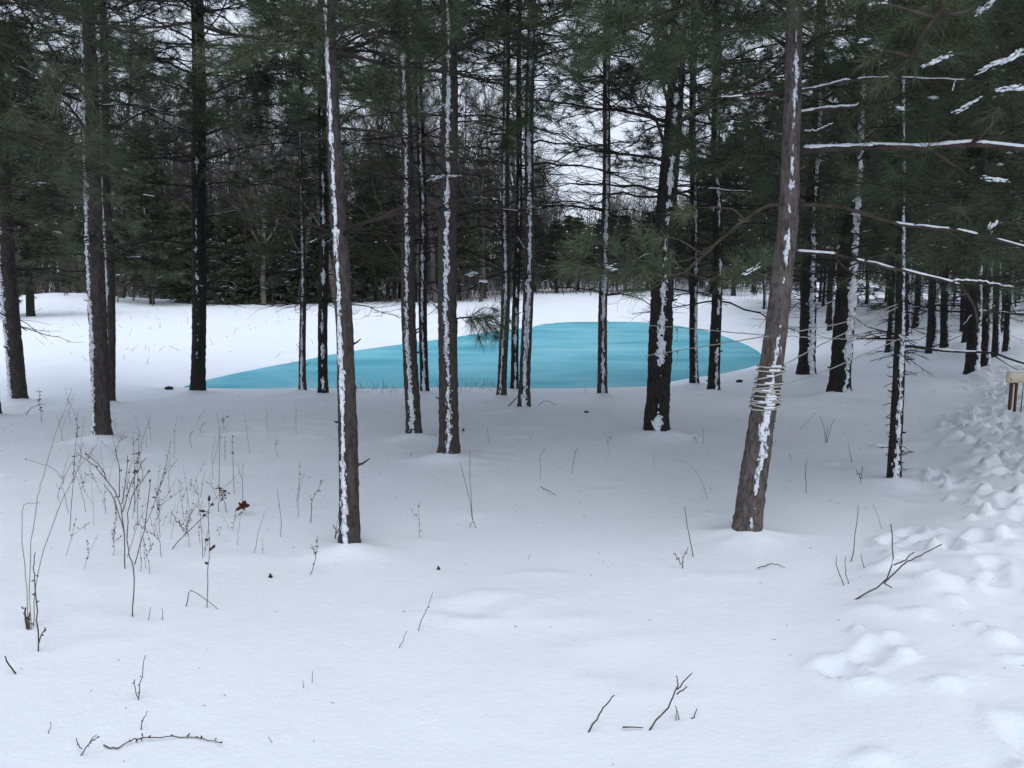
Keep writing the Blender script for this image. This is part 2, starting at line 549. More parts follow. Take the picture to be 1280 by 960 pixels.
def make_pine(seed, base, pts, label, group, H=11.0, snow=(0, .4, .9), bark=None, dead_h=1.6, live_h=3.0, spread=1.6, dens=.9,
              droop=0., snowy=.05, az=None, lod=None, leafmat=None, stubs=10, whorl=.42, name='pine_tree', streak_top=None, crown_on=True, shade_canopy=True):
    """pts: (height above base, x offset, radius) up the trunk"""
    rng = RS(seed)
    d = base[1]
    lod = lod or lod_for(d)
    root = empty(name, base, label, 'tree', group)
    ph, pxo, pr = [np.array(v) for v in zip(*pts)]
    # continue above the frame to height H
    if ph[-1] < H:
        sl = (pxo[-1] - pxo[-2]) / (ph[-1] - ph[-2]) * .5
        ph = np.append(ph, H); pxo = np.append(pxo, pxo[-1] + sl * (H - ph[-2])); pr = np.append(pr, max(.008, min(pr[-1] * .3, .03)))
    wob = rng.uniform(0, 6.28, 2); wa = .012 if d < 14 else .02
    fx = lambda h: np.interp(h, ph, pxo) + wa * np.sin(np.asarray(h) * 1.9 + wob[0]) - wa * math.sin(wob[0])
    fy = lambda h: wa * np.sin(np.asarray(h) * 1.5 + wob[1]) - wa * math.sin(wob[1])
    fr = lambda h: np.interp(h, ph, pr)
    step = .03 if d < 9 else .05 if d < 14 else .12
    top = min(H, 5.5 if d < 9 else 7)
    hz = np.concatenate([np.arange(-.15, top, step), np.arange(top, H + .01, .3)])
    mb = MB()
    sides = 30 if d < 9 else 20 if d < 14 else 10
    trunk_mesh(mb, rng, fx(hz), fy(hz), fr(hz), hz, sides, .095 if d < 9 else .08 if d < 14 else .06)
    # broken stubs and knots on the trunk
    nS = stubs
    for k in range(nS):
        h = rng.uniform(.15, min(H, 4.5)); a = rng.uniform(-2.2, 2.2)
        r = float(fr(h)); L = rng.uniform(.012, .06) + (rng.random() < .2) * .03
        c = np.array([fx(h) + math.sin(a) * r * .9, fy(h) - math.cos(a) * r * .9, h])
        dd = np.array([math.sin(a), -math.cos(a), rng.uniform(-.2, .5)])
        mb.tubes(np.array([c, c + dd * L * .5, c + dd * L + UP * L * .2]), np.array([.011, .008, .004]) * rng.uniform(.6, 1.3) * (r / .08) ** .5, 6)
    tr = mb.build('trunk', bark or M_bark, root)
    wh = np.arange(dead_h, H, whorl)
    if snow is not None:
        ms = MB()
        phi, hw, cont = snow
        stp = .012 if d < 9 else .022 if d < 14 else .05
        streak_mesh(ms, rng, fx, fy, fr, -.03, min(H - .4, streak_top or top), phi, hw, cont, wh[rng.random(len(wh)) < .45], stp)
        if ms.n: ms.build('snow_streak', M_streak, tr)
    if crown_on:
        w, l, s = MB(), MB(), MB()
        crown(rng, lambda h: (float(fx(h)), float(fy(h))), dead_h, live_h, min(H, max(live_h + 2.0, 3.0 + .42 * d)) if shade_canopy else H, spread, dens, lod, w, l, s, droop, snowy, az, whorl)
        if w.n: br = w.build('branches', M_twig, root)
        if l.n: lf = l.build('foliage', leafmat or M_needle, root, smooth=False)
        if s.n: s.build('branch_snow', M_clump, br)['kind'] = 'stuff'
        top_h = max(live_h, 1.9 + .40 * d)
        if shade_canopy and top_h < H - 1:  # coarse dense crown above the frame, added to shade the snow below
            w, l, s = MB(), MB(), MB()
            crown(rng, lambda h: (float(fx(h)), float(fy(h))), top_h, top_h, H, spread * 1.25, 1.0, (6, .03, .22, 3), w, l, s, 0, 0, None, .4)
            up_ = w.build('added_upper_branches', M_twig, root); l.build('added_upper_foliage', leafmat or M_needle, root, smooth=False)
    return root, (fx, fy, fr)


def pix_pine(seed, pix, label, group=None, depth=None, **kw):
    """pine whose trunk runs through the given photo pixels (x, y, width) at its real distance"""
    bx, by, bw = pix[0]
    p = hit(bx, by) if depth is None else at(bx, by, depth)
    d = p[1]
    base = np.array([p[0], d, gz(p[0], d)])
    pts = []
    for (x, y, w) in pix:
        q = at(x, y, d)
        pts.append((q[2] - base[2], q[0] - base[0], w * d / F / 2 * .94))
    pts[0] = (0.0, 0.0, pts[0][2] * .86)
    def hh(py): return float(at(bx, py, d)[2] - base[2])
    for k in ('dead', 'live'):
        if k in kw: kw[k + '_h'] = max(.3, hh(kw.pop(k)))
    return make_pine(seed, base, pts, label, group, **kw)


# ------------------------------------------------------------------ ground, ice
def build_ground():
    rng = RS(7)
    xs = np.concatenate([-np.geomspace(9, 700, 60)[::-1], np.arange(-8.9, 1, .09), np.arange(1, 9.5, .028), np.geomspace(9.55, 700, 70)])
    ys = np.concatenate([-np.geomspace(2, 300, 16)[::-1], np.arange(-1.9, 1.6, .15), np.arange(1.6, 6, .03), np.arange(6, 12, .036), np.arange(12, 30, .2), np.geomspace(30.2, 900, 90)])
    X, Y = np.meshgrid(xs, ys)
    Z = ground(X, Y)
    # trodden, churned snow of the trail: dents with thrown rims, clods between them
    def feature(cx, cy, rx, ry, a, amp, sharp):
        R_ = max(rx, ry) * 1.7
        i0, i1 = np.searchsorted(xs, [cx - R_, cx + R_]); j0, j1 = np.searchsorted(ys, [cy - R_, cy + R_])
        if i1 <= i0 or j1 <= j0: return
        x = X[j0:j1, i0:i1] - cx; y = Y[j0:j1, i0:i1] - cy
        u = (x * math.cos(a) + y * math.sin(a)) / rx; v = (-x * math.sin(a) + y * math.cos(a)) / ry
        wob = 1 + .25 * np.sin(np.arctan2(v, u) * 3 + cx * 20) + .12 * np.sin(np.arctan2(v, u) * 7 + cy * 31)
        q = (u * u + v * v) * wob
        if sharp: prof = np.sqrt(np.clip(1 - q, 0, 1))
        else: prof = np.exp(-q * 2.2)
        dz = amp * prof
        if amp < 0: dz = dz + (-amp) * .55 * np.exp(-((np.sqrt(q) - 1.15) / .3) ** 2)
        Z[j0:j1, i0:i1] += dz
    for k in range(5200):
        y = 1.6 + 12 * rng.random() ** 1.1
        x = .55 + .62 * (y - 2.4) + rng.uniform(-.2, 5.0)
        if x > 9.4: continue
        t = float(trail(np.array([x]), np.array([y]))[0])
        if rng.random() > t * .95 + .02: continue
        f = min(1, max(0, (y - 3.3) / 2.2))          # smooth and soft close by, rough further on
        if rng.random() > .22 + .5 * f: continue
        am = .5 + .5 * f; z = rng.random(); k_ = .75 + .35 * (1 - f)
        if z < .56: feature(x, y, k_ * rng.uniform(.03, .10), k_ * rng.uniform(.025, .07), rng.uniform(0, 3.14), am * rng.uniform(.022, .075), True)
        elif z < .78: feature(x, y, rng.uniform(.10, .16), rng.uniform(.05, .085), 1.0 + rng.normal(0, .5), -am * rng.uniform(.03, .075), False)
        else: feature(x, y, k_ * rng.uniform(.1, .24), k_ * rng.uniform(.07, .15), rng.uniform(0, 3.14), am * rng.uniform(.015, .055), False)
    # faint dimples elsewhere
    for k in range(240):
        feature(rng.uniform(-7, 5), rng.uniform(2, 11), rng.uniform(.1, .35), rng.uniform(.08, .25), rng.uniform(0, 3.14), rng.normal(0, .009), False)
    for (x, y, r) in MOUNDS:
        feature(x, y - .06, r, r * .8, 0, r * .2, False)
    ny, nx = X.shape
    V = np.stack([X, Y, Z], -1).reshape(-1, 3)
    k = np.arange(ny - 1)[:, None] * nx; j = np.arange(nx - 1)[None]
    Q = np.stack([k + j, k + j + 1, k + nx + j + 1, k + nx + j], -1).reshape(-1, 4)
    mb = MB(); mb.add(V, Q)
    tag(mb.build('snow_ground', M_snow), 'snow covered ground sloping down to the frozen pond', 'ground', kind='structure')


MOUNDS = []
# ice sheet
mb = MB()
cen = POND.mean(0)
ring = [cen + (POND - cen) * s for s in (1.03, .66, .33)]
V = np.concatenate([np.c_[r, np.full(len(r), ZP)] for r in ring] + [np.array([[cen[0], cen[1], ZP]])])
n = len(POND); Q = []; T = []
for k in range(2):
    for i in range(n):
        Q.append((k * n + i, k * n + (i + 1) % n, (k + 1) * n + (i + 1) % n, (k + 1) * n + i))
for i in range(n): T.append((2 * n + i, 2 * n + (i + 1) % n, 3 * n))
mb.add(V, Q, T)
tag(mb.build('pond_ice', M_ice), 'turquoise ice of the frozen pond between the trees', 'ice', kind='structure')

# ------------------------------------------------------------------ near pines
TR = {}
G_NEAR = 'pines between the camera and the pond'
G_RIGHT = 'pines of the plantation on the right'


def near(key, seed, pix, label, **kw):
    TR[key] = pix_pine(seed, pix, label, kw.pop('group', G_NEAR), **kw)
    r = TR[key][0].location
    MOUNDS.append((r[0], r[1], .12 + 1.0 * pix[0][2] * r[1] / F))


near('edge', 10, [(-9, 522, 20), (-22, 300, 17), (-30, 150, 15)], 'pine cut by the left edge of the picture', live=120, dead=260, az=0.2, snow=(-.5, .4, .8))
near('A', 11, [(23, 503, 24), (10, 320, 20), (1, 180, 17), (-8, 0, 14)], 'leftmost full pine trunk, leaning left, snow down its left side',
     snow=(-.46, .32, .97), live=130, dead=330, spread=1.9, dens=.95)
near('B', 12, [(128, 549, 25), (122, 350, 22), (116, 200, 20), (110, 0, 17)], 'thick pine on the left with an unbroken snow stripe on its left edge',
     snow=(-.46, .27, 1.0), live=190, dead=300, spread=1.7, dens=.8)
near('B2', 13, [(137, 505, 15), (134, 300, 12), (129, 100, 10), (126, 0, 9)], 'thinner pine half hidden just behind the thick left pine', snow=(-.42, .30, .95), live=190, dead=320, spread=1.6)
near('C', 14, [(247, 487, 21), (249, 240, 18), (246, 0, 15)], 'dark almost snowless pine trunk standing at the left tip of the pond', depth=11.9,
     bark=M_bark_dark, snow=(.1, .25, .28), live=200, dead=350, spread=2.1, dens=1.0)
near('D', 15, [(378, 483, 11), (377, 380, 8), (376, 250, 5), (375, 120, 4)], 'slim young pine with bare side twigs near the pond edge', depth=12.1,
     H=5.5, snow=(0, .35, .8), live=330, dead=385, spread=1.0, dens=.9, stubs=16)
near('E', 16, [(404, 493, 15), (404, 300, 12), (402, 0, 9)], 'dark slender pine just left of the thick snow striped pine', depth=11.6,
     bark=M_bark_dark, snow=(.1, .35, .5), live=170, dead=380, spread=1.8)
near('F', 17, [(437, 685, 30), (433, 580, 26), (429, 480, 24), (421, 280, 20), (416, 120, 16), (412, 0, 14)], 'nearest pine left of centre with a wide white snow stripe on its front',
     bark=M_bark, snow=(-.25, .27, 1.0), live=60, dead=290, spread=1.5, dens=.55, whorl=.5)
near('G', 18, [(518, 547, 23), (513, 400, 19), (508, 200, 16), (505, 0, 13)], 'pine with a narrow snow stripe, second left of the centre of the picture', bark=M_bark,
     snow=(-.1, .34, .96), live=190, dead=300, spread=1.5, dens=.8)
near('H', 19, [(531, 490, 13), (529, 300, 11), (523, 0, 8)], 'slim dark pine half hidden behind the narrow striped pine', depth=11.8, bark=M_bark_dark,
     snow=(0, .35, .7), live=140, dead=360, spread=1.8)
near('I', 20, [(561, 573, 30), (563, 400, 25), (563, 240, 23), (561, 0, 19)], 'thick reddish pine left of centre with broken snow patches',
     snow=(0, .27, .82), live=150, dead=330, spread=1.5, dens=.7)
near('J', 21, [(627, 499, 14), (631, 330, 12), (632, 150, 9), (631, 0, 8)], 'slender pine with green low needles beside the pond, left of the snowy pair', depth=11.3,
     snow=(-.2, .3, .9), live=80, dead=330, spread=1.5, dens=.75)
near('L', 22, [(643, 482, 12), (648, 330, 9), (650, 100, 6)], 'thin dark pine leaning right behind the central snowy pine', depth=12.2, bark=M_bark_dark, snow=(.1, .4, .4), live=100, dead=300, spread=1.5, dens=.6)
near('K', 23, [(655, 513, 18), (660, 300, 13), (662, 100, 11), (663, 0, 10)], 'central pine with an even snow line up its whole front', bark=M_bark,
     snow=(0, .42, 1.0), live=60, dead=345, spread=1.9, dens=.85)
near('M', 24, [(753, 493, 15), (757, 300, 11), (760, 100, 9), (762, 0, 8)], 'lone slender pine in front of the middle of the pond', depth=11.6, bark=M_bark,
     snow=(.05, .4, .9), live=95, dead=370, spread=1.8, dens=.9)
near('N', 25, [(820, 545, 36), (826, 430, 31), (832, 330, 28), (842, 150, 22), (850, 0, 18)], 'thickest dark pine by the pond, tied with two ropes', bark=M_bark_dark,
     snow=(-.05, .30, .50), live=200, dead=310, spread=1.9, dens=.95)
near('O', 26, [(868, 479, 13), (867, 330, 10), (866, 0, 7)], 'slim pine at the water edge right of the thickest pine', bark=M_bark_dark, depth=13.2,
     snow=(.35, .35, .8), live=220, dead=370, spread=1.7)
near('P', 27, [(892, 490, 18), (895, 330, 13), (894, 0, 10)], 'dark pine with small snow patches left of the leaning roped pine', bark=M_bark_dark,
     snow=(.2, .38, .5), live=200, dead=370, spread=2.0, dens=1.0)
near('Q', 28, [(932, 672, 42), (942, 590, 36), (951, 520, 33), (958, 480, 31), (966, 420, 29), (974, 350, 27), (983, 280, 25), (988, 200, 23), (992, 100, 21), (994, 0, 19)],
     'leaning reddish pine wound with rope, nearest on the right', bark=M_bark_red, snow=(-.02, .30, .60), live=-40, dead=-10, spread=1.7, dens=.7)
near('R', 29, [(1007, 472, 25), (1011, 350, 20), (1015, 270, 17), (1019, 180, 14)], 'pine with a snowy right half standing behind the ropes', bark=M_bark_dark,
     snow=(.25, .40, 1.0), live=330, dead=380, spread=2.1, dens=1.0, group=G_RIGHT)
near('S', 30, [(1048, 495, 31), (1058, 380, 26), (1066, 270, 21), (1071, 180, 17)], 'thick pine leaning right with a broad snowy front and dark left side', bark=M_bark_dark,
     snow=(.30, .46, 1.0), live=330, dead=370, spread=2.1, dens=1.0, group=G_RIGHT)
near('T', 31, [(1117, 603, 19), (1121, 480, 15), (1124, 350, 12), (1127, 190, 9), (1128, 60, 6)], 'young pine bristling with short dead twigs beside the trodden snow', H=5.5,
     bark=M_bark_dark, snow=(.05, .42, .92), live=270, dead=320, spread=1.3, dens=.8, stubs=60, group=G_RIGHT)
for key, sd, pix, lab in [
        ('U', 32, [(1163, 445, 15), (1170, 330, 12), (1174, 200, 9)], 'plantation pine leaning right, left of a matching upright one behind the twiggy pine'),
        ('V', 33, [(1181, 437, 13), (1184, 330, 11), (1186, 200, 9)], 'upright plantation pine just right of a leaning one, far side of a fallen branch'),
        ('W', 34, [(1214, 470, 19), (1219, 380, 16), (1223, 250, 13)], 'large plantation pine left of the small cream sign'),
        ('X', 35, [(1231, 461, 13), (1235, 360, 11), (1238, 250, 9)], 'plantation pine directly behind and right of the large one by the sign'),
        ('Y', 36, [(1244, 448, 11), (1247, 350, 9), (1249, 250, 8)], 'thin plantation pine above the cream sign board'),
        ('Z', 37, [(1258, 438, 10), (1261, 350, 8), (1262, 250, 7)], 'last thin plantation pine before the right edge, above the sign'),
        ('AA', 38, [(1204, 415, 9), (1206, 340, 8), (1207, 250, 7)], 'distant slim plantation pine seen left of the large sign side pine')]:
    near(key, sd, pix, lab, streak_top=1.9, snow=(.55, .55, .95), bark=M_bark_dark, live=350, dead=385, spread=2.0, dens=1.0, group=G_RIGHT, lod=LOD_MID if key in 'WU' else LOD_BACK)

# pines just outside the frame whose limbs reach into the picture
def off_pine(seed, x, y, label, **kw):
    base = np.array([x, y, gz(x, y)])
    return make_pine(seed, base, [(0, 0, .11), (2.5, .03, .085), (5, .05, .06)], label, G_NEAR, **kw)[0]
OPL = off_pine(40, 5.2, 5.9, 'pine beyond the right edge whose snowy boughs reach into the picture', live_h=1.75, dead_h=1.3, spread=2.4, dens=1.0, az=3.0, snowy=.10)
PL_ = off_pine(41, -5.7, 6.6, 'pine beyond the left edge whose boughs reach into the picture', live_h=2.2, dead_h=1.7, spread=2.2, dens=1.0, az=0.1)
off_pine(42, 7.9, 8.6, 'pine beyond the right edge behind the trodden snow', live_h=1.9, dead_h=1.2, spread=2.4, dens=1.0, az=3.1, snowy=.08)

# ------------------------------------------------------------------ the limbs of the leaning roped pine, one by one
rootQ = TR['Q'][0]
QL = np.array(rootQ.location)


def limb(pl, r0, r1, snow=None, forks=(), tufts=(), mat_=None, name='branch', parent=None, origin=None, nt=40, seed=1, needle=.13, shoots=0):
    """pl: (px, py, depth) along a limb; snow: (t0, t1) share of the length that carries snow"""
    rng = RS(seed)
    origin = QL if origin is None else origin
    parent = parent or rootQ
    def path(p, n=22):
        P = np.array([at(*q) for q in p]) - origin
        s = np.linspace(0, len(P) - 1, n)
        # catmull-rom
        out = []
        for v in s:
            i = min(int(v), len(P) - 2); f = v - i
            p0, p1, p2, p3 = P[max(i - 1, 0)], P[i], P[i + 1], P[min(i + 2, len(P) - 1)]
            out.append(.5 * (2 * p1 + (p2 - p0) * f + (2 * p0 - 5 * p1 + 4 * p2 - p3) * f * f + (3 * p1 - p0 - 3 * p2 + p3) * f ** 3))
        out = np.array(out)
        return out + rng.normal(0, .0025, out.shape)
    mb = MB(); main = path(pl)
    mb.tubes(main, np.linspace(r0, r1, len(main)) * (1 + rng.normal(0, .06, len(main))), 8)
    tp, td = [], []
    for f in forks:
        q = path(f, 10)
        mb.tubes(q, np.linspace(r1 * 1.0, .002, 10), 6)
        tp.append(q[-1]); td.append(norm(q[-1] - q[-2]))
    if shoots:
        Ln_ = float(np.linalg.norm(np.diff(main, axis=0), axis=1).sum())
        i2, t2, q2, d2 = kids(rng, main[None], shoots, .22, 1.0, .4, 1.1, .05)
        L2 = Ln_ * (.12 + .26 * (1 - t2)) * rng.uniform(.6, 1.2, len(q2)) + .06
        p2 = grow(rng, q2, d2, L2, 5, rng.normal(.0, .15, len(q2)), .06)
        mb.tubes(p2, taper(L2, 5, .003 + .002 * L2, .0016 + 0 * L2), 4)
        i3, t3, q3, d3 = kids(rng, p2, 3, .3, 1.0, .4, 1.0, .1)
        L3 = L2[i3] * rng.uniform(.25, .5, len(i3)) + .05
        p3 = grow(rng, q3, d3, L3, 3, rng.normal(.05, .1, len(q3)), .06)
        mb.tubes(p3, taper(L3, 3, .0022 + 0 * L3, .0014 + 0 * L3), 3)
        for pth in (p2, p3, main[None]):
            tp += list(pth[:, -1]); td += list(norm(pth[:, -1] - pth[:, -2]))
    br = mb.build(name, mat_ or M_twig_warm, parent)
    if snow:
        for (a, b_) in snow:
            ms = MB()
            s = np.linspace(a, b_, max(12, int(110 * (b_ - a)))) * (len(main) - 1)
            i = np.minimum(s.astype(int), len(main) - 2); f = (s - i)[:, None]
            pp = main[i] * (1 - f) + main[i + 1] * f
            rr = np.interp(s / (len(main) - 1), [0, 1], [r0, r1])
            rs = rr * (.78 + .18 * smooth_noise(rng, len(s), 5)) * (1 + rng.normal(0, .07, len(s))) + .0012
            rs[0] *= .3; rs[-1] *= .3
            ms.tubes(pp + UP * (rr * .75)[:, None], rs, 8)
            ms.build('branch_snow', M_clump, br)
    ml = MB()
    for t in tufts:
        x, y, dp, dx, dy = t
        c = at(x, y, dp) - origin
        dd = norm(np.array([dx, rng.uniform(-.4, .1), dy]))
        tp.append(c); td.append(dd)
    if tp and nt:
        tp = np.array(tp); td = np.array(td)
        needles(ml, rng, tp, td, nt, needle, .0026, .15, 1.35, .10)
        ml.build('needles', M_needle, br, smooth=False)
    return br


limb([(1000, 188, 4.95), (1045, 186, 4.85), (1100, 184, 4.7), (1160, 185, 4.55), (1215, 180, 4.4), (1290, 186, 4.2), (1380, 180, 4.0)], .019, .013, snow=[(0.02, 1)], seed=1,
     forks=[[(1160, 185, 4.55), (1190, 205, 4.4), (1215, 222, 4.3)], [(1215, 180, 4.4), (1235, 160, 4.3), (1255, 140, 4.2)]], nt=0)
limb([(1000, 114, 4.95), (1030, 108, 4.9), (1060, 101, 4.8), (1110, 97, 4.7), (1165, 100, 4.6), (1215, 100, 4.5)], .009, .005, snow=[(0, .42), (.45, .62), (.66, .95)], seed=2,
     forks=[[(1110, 97, 4.7), (1130, 85, 4.6), (1150, 80, 4.5)], [(1165, 100, 4.6), (1190, 115, 4.5), (1210, 118, 4.4)], [(1215, 100, 4.5), (1250, 104, 4.4)]])
limb([(998, 142, 4.95), (1030, 136, 4.9), (1068, 134, 4.85), (1080, 126, 4.8), (1096, 116, 4.7)], .012, .007, snow=[(0, .62)], seed=3,
     forks=[[(1080, 126, 4.8), (1105, 138, 4.7), (1130, 140, 4.6)], [(1096, 116, 4.7), (1120, 112, 4.6)], [(1068, 134, 4.85), (1080, 160, 4.8), (1098, 178, 4.75)]])
limb([(1003, -300, 4.95), (1090, -220, 4.7), (1175, -90, 4.3), (1180, 0, 4.0), (1168, 22, 3.95), (1152, 46, 3.95), (1138, 70, 4.0), (1118, 90, 4.05)], .017, .009, seed=4,
     forks=[[(1168, 22, 3.95), (1140, 14, 3.9), (1105, 4, 3.9), (1080, -4, 3.85)], [(1168, 22, 3.95), (1205, 15, 3.9), (1228, 6, 3.85), (1250, -8, 3.8)],
            [(1138, 70, 4.0), (1105, 64, 3.95), (1085, 75, 3.9)], [(1118, 90, 4.05), (1100, 110, 4.0)], [(1138, 70, 4.0), (1165, 75, 3.95), (1190, 70, 3.9)]],
     tufts=[(1130, 85, 4, -.3, -.6), (1095, 112, 4, -.2, -.8), (1080, 78, 3.9, -.8, -.3), (1195, 68, 3.9, .8, -.2), (1160, 55, 4, .4, .4), (1145, 95, 4.0, 0, -1)])
# hanging limb that reaches left in front of the thickest pine
limb([(985, 256, 4.9), (960, 257, 4.7), (930, 275, 4.55), (900, 301, 4.45), (876, 322, 4.4), (858, 339, 4.35)], .012, .007, seed=5, name='branch',
     forks=[[(858, 339, 4.35), (838, 344, 4.3), (812, 338, 4.3)], [(900, 301, 4.45), (860, 325, 4.4), (815, 328, 4.35), (780, 320, 4.3)],
            [(858, 338, 4.35), (872, 346, 4.3), (905, 350, 4.25), (930, 344, 4.2), (952, 326, 4.2)], [(812, 338, 4.3), (780, 345, 4.25), (745, 338, 4.2)],
            [(780, 320, 4.3), (750, 305, 4.25), (722, 300, 4.2)], [(880, 320, 4.4), (850, 300, 4.35), (815, 296, 4.3)], [(838, 344, 4.3), (815, 360, 4.3), (790, 362, 4.25)],
            [(930, 275, 4.55), (915, 262, 4.5), (880, 258, 4.45), (850, 265, 4.4)], [(780, 320, 4.3), (755, 330, 4.25), (705, 330, 4.2)]],
     tufts=[(735, 290, 4.25, -.6, .7), (720, 310, 4.2, -.9, .3), (765, 300, 4.25, -.3, .8), (800, 290, 4.3, -.2, 1), (770, 350, 4.25, -.6, -.6), (820, 300, 4.35, .1, 1), (710, 335, 4.2, -1, -.1),
            (745, 345, 4.2, -.8, -.4), (790, 335, 4.3, -.8, 0), (815, 325, 4.3, -.5, .4), (800, 355, 4.25, -.2, -.9), (775, 320, 4.3, -.8, .4), (835, 335, 4.3, -.2, -.7),
            (940, 335, 4.2, .6, .5), (925, 345, 4.2, .2, -.8), (950, 322, 4.2, .5, .8), (935, 350, 4.2, .5, -.6), (905, 352, 4.25, 0, -.9), (920, 330, 4.2, -.2, .9), (850, 268, 4.4, -.9, 0)], nt=70, needle=.15)
limb([(992, 257, 4.9), (1030, 256, 4.8), (1062, 261, 4.75), (1100, 274, 4.7), (1140, 283, 4.6), (1185, 287, 4.5), (1225, 294, 4.4), (1290, 312, 4.2)], .013, .006, snow=[(.5, .72), (.75, .85), (.9, 1)], seed=6,
     forks=[[(1140, 283, 4.6), (1170, 268, 4.5), (1205, 262, 4.4)], [(1225, 294, 4.4), (1250, 280, 4.3), (1275, 275, 4.2)], [(1185, 287, 4.5), (1215, 310, 4.4), (1240, 325, 4.3)]])
limb([(990, 314, 4.9), (1040, 318, 4.8), (1078, 326, 4.7), (1130, 338, 4.6), (1192, 353, 4.5), (1206, 363, 4.45), (1219, 386, 4.4), (1222, 412, 4.4)], .010, .006, snow=[(.02, .16), (.26, .4), (.42, .62)], seed=7,
     forks=[[(1192, 353, 4.5), (1230, 355, 4.4), (1272, 362, 4.3)], [(1078, 326, 4.7), (1105, 318, 4.6), (1135, 322, 4.5)], [(1040, 318, 4.8), (1070, 345, 4.7), (1100, 352, 4.6)]])
limb([(1192, 351, 4.5), (1230, 353, 4.42), (1268, 360, 4.33)], .007, .004, snow=[(0, 1)], seed=8, nt=0)
limb([(1003, 165, 4.95), (1022, 163, 4.85), (1040, 154, 4.8)], .006, .003, snow=[(.1, 1)], seed=9, nt=0)
limb([(978, 120, 4.9), (950, 118, 4.8), (905, 122, 4.7), (860, 120, 4.6)], .009, .004, seed=12, snow=[(.5, .7)],
     forks=[[(905, 122, 4.7), (880, 135, 4.6), (855, 140, 4.5)], [(860, 120, 4.6), (830, 112, 4.5)], [(950, 118, 4.8), (920, 100, 4.7), (890, 95, 4.6)]])
# low green bough beside the thick reddish pine
rI = TR['I'][0]
limb([(572, 398, 7.1), (588, 396, 6.9), (605, 398, 6.7), (622, 404, 6.5)], .008, .004, seed=10, parent=rI, origin=np.array(rI.location), mat_=M_twig, snow=[(.3, .6)],
     forks=[[(588, 396, 6.9), (605, 385, 6.8), (622, 388, 6.7)], [(605, 398, 6.7), (615, 412, 6.6), (622, 424, 6.5)], [(588, 396, 6.9), (596, 412, 6.8), (600, 425, 6.7)], [(605, 398, 6.7), (625, 396, 6.6), (638, 402, 6.5)]],
     tufts=[(600, 405, 6.8, .5, -.8), (612, 410, 6.7, .5, -.8), (620, 400, 6.6, .9, -.2), (590, 410, 6.9, .1, -1), (605, 392, 6.8, .7, .3), (630, 410, 6.5, .8, -.5), (598, 398, 6.8, .6, .2), (608, 418, 6.7, .4, -.9), (622, 415, 6.6, .7, -.7), (590, 395, 6.9, .4, .4), (615, 395, 6.7, .8, .1)], nt=100, needle=.17)
# big green tuft between the two pines left of centre
rG = TR['G'][0]
limb([(508, 148, 7.9), (520, 140, 7.4), (520, 130, 6.9), (512, 118, 6.5)], .008, .004, seed=11, parent=rG, origin=np.array(rG.location), mat_=M_twig, snow=None,
     forks=[[(520, 140, 7.4), (540, 138, 7.1), (558, 130, 6.9)], [(520, 140, 7.4), (490, 140, 7.1), (465, 135, 6.9)], [(512, 118, 6.5), (530, 95, 6.4)], [(512, 118, 6.5), (488, 100, 6.4)], [(490, 140, 7.1), (450, 120, 6.8)]],
     tufts=[(500, 110, 6.5, -.5, .8), (520, 105, 6.5, .3, 1), (535, 120, 6.6, .8, .4), (545, 135, 6.9, .8, -.2), (480, 125, 6.9, -.8, .4), (460, 130, 6.9, -1, 0), (470, 145, 6.9, -.6, -.7), (515, 140, 6.7, 0, -1), (550, 128, 6.9, .6, .6), (440, 118, 6.8, -.9, .3)], nt=60, needle=.16)

# olive bough of the pine beyond the left edge
rL = PL_
limb([(-60, 30, 5.6), (20, 62, 5.2), (90, 88, 4.9), (140, 108, 4.8), (190, 117, 4.7)], .012, .005, seed=21, parent=rL, origin=np.array(rL.location), mat_=M_twig,
     forks=[[(20, 62, 5.2), (45, 90, 5.0), (60, 108, 4.9)], [(90, 88, 4.9), (115, 75, 4.8), (140, 58, 4.7)], [(90, 88, 4.9), (80, 110, 4.8), (70, 130, 4.8)], [(140, 108, 4.8), (165, 95, 4.7), (178, 80, 4.7)],
            [(-60, 30, 5.6), (-10, 100, 5.2), (20, 150, 5.0)], [(20, 62, 5.2), (30, 45, 5.0), (60, 40, 5.0)]],
     tufts=[(60, 100, 4.9, .3, -.6), (75, 88, 4.9, .8, .2), (95, 100, 4.8, .6, -.5), (140, 62, 4.7, .6, .8), (150, 75, 4.7, .9, .3), (172, 88, 4.7, .7, .5), (128, 95, 4.8, .6, .5), (20, 145, 5.0, .3, -.9), (50, 70, 5, .5, .6), (110, 118, 4.8, .3, -.9), (60, 125, 4.8, -.2, -1)], nt=60, needle=.15)
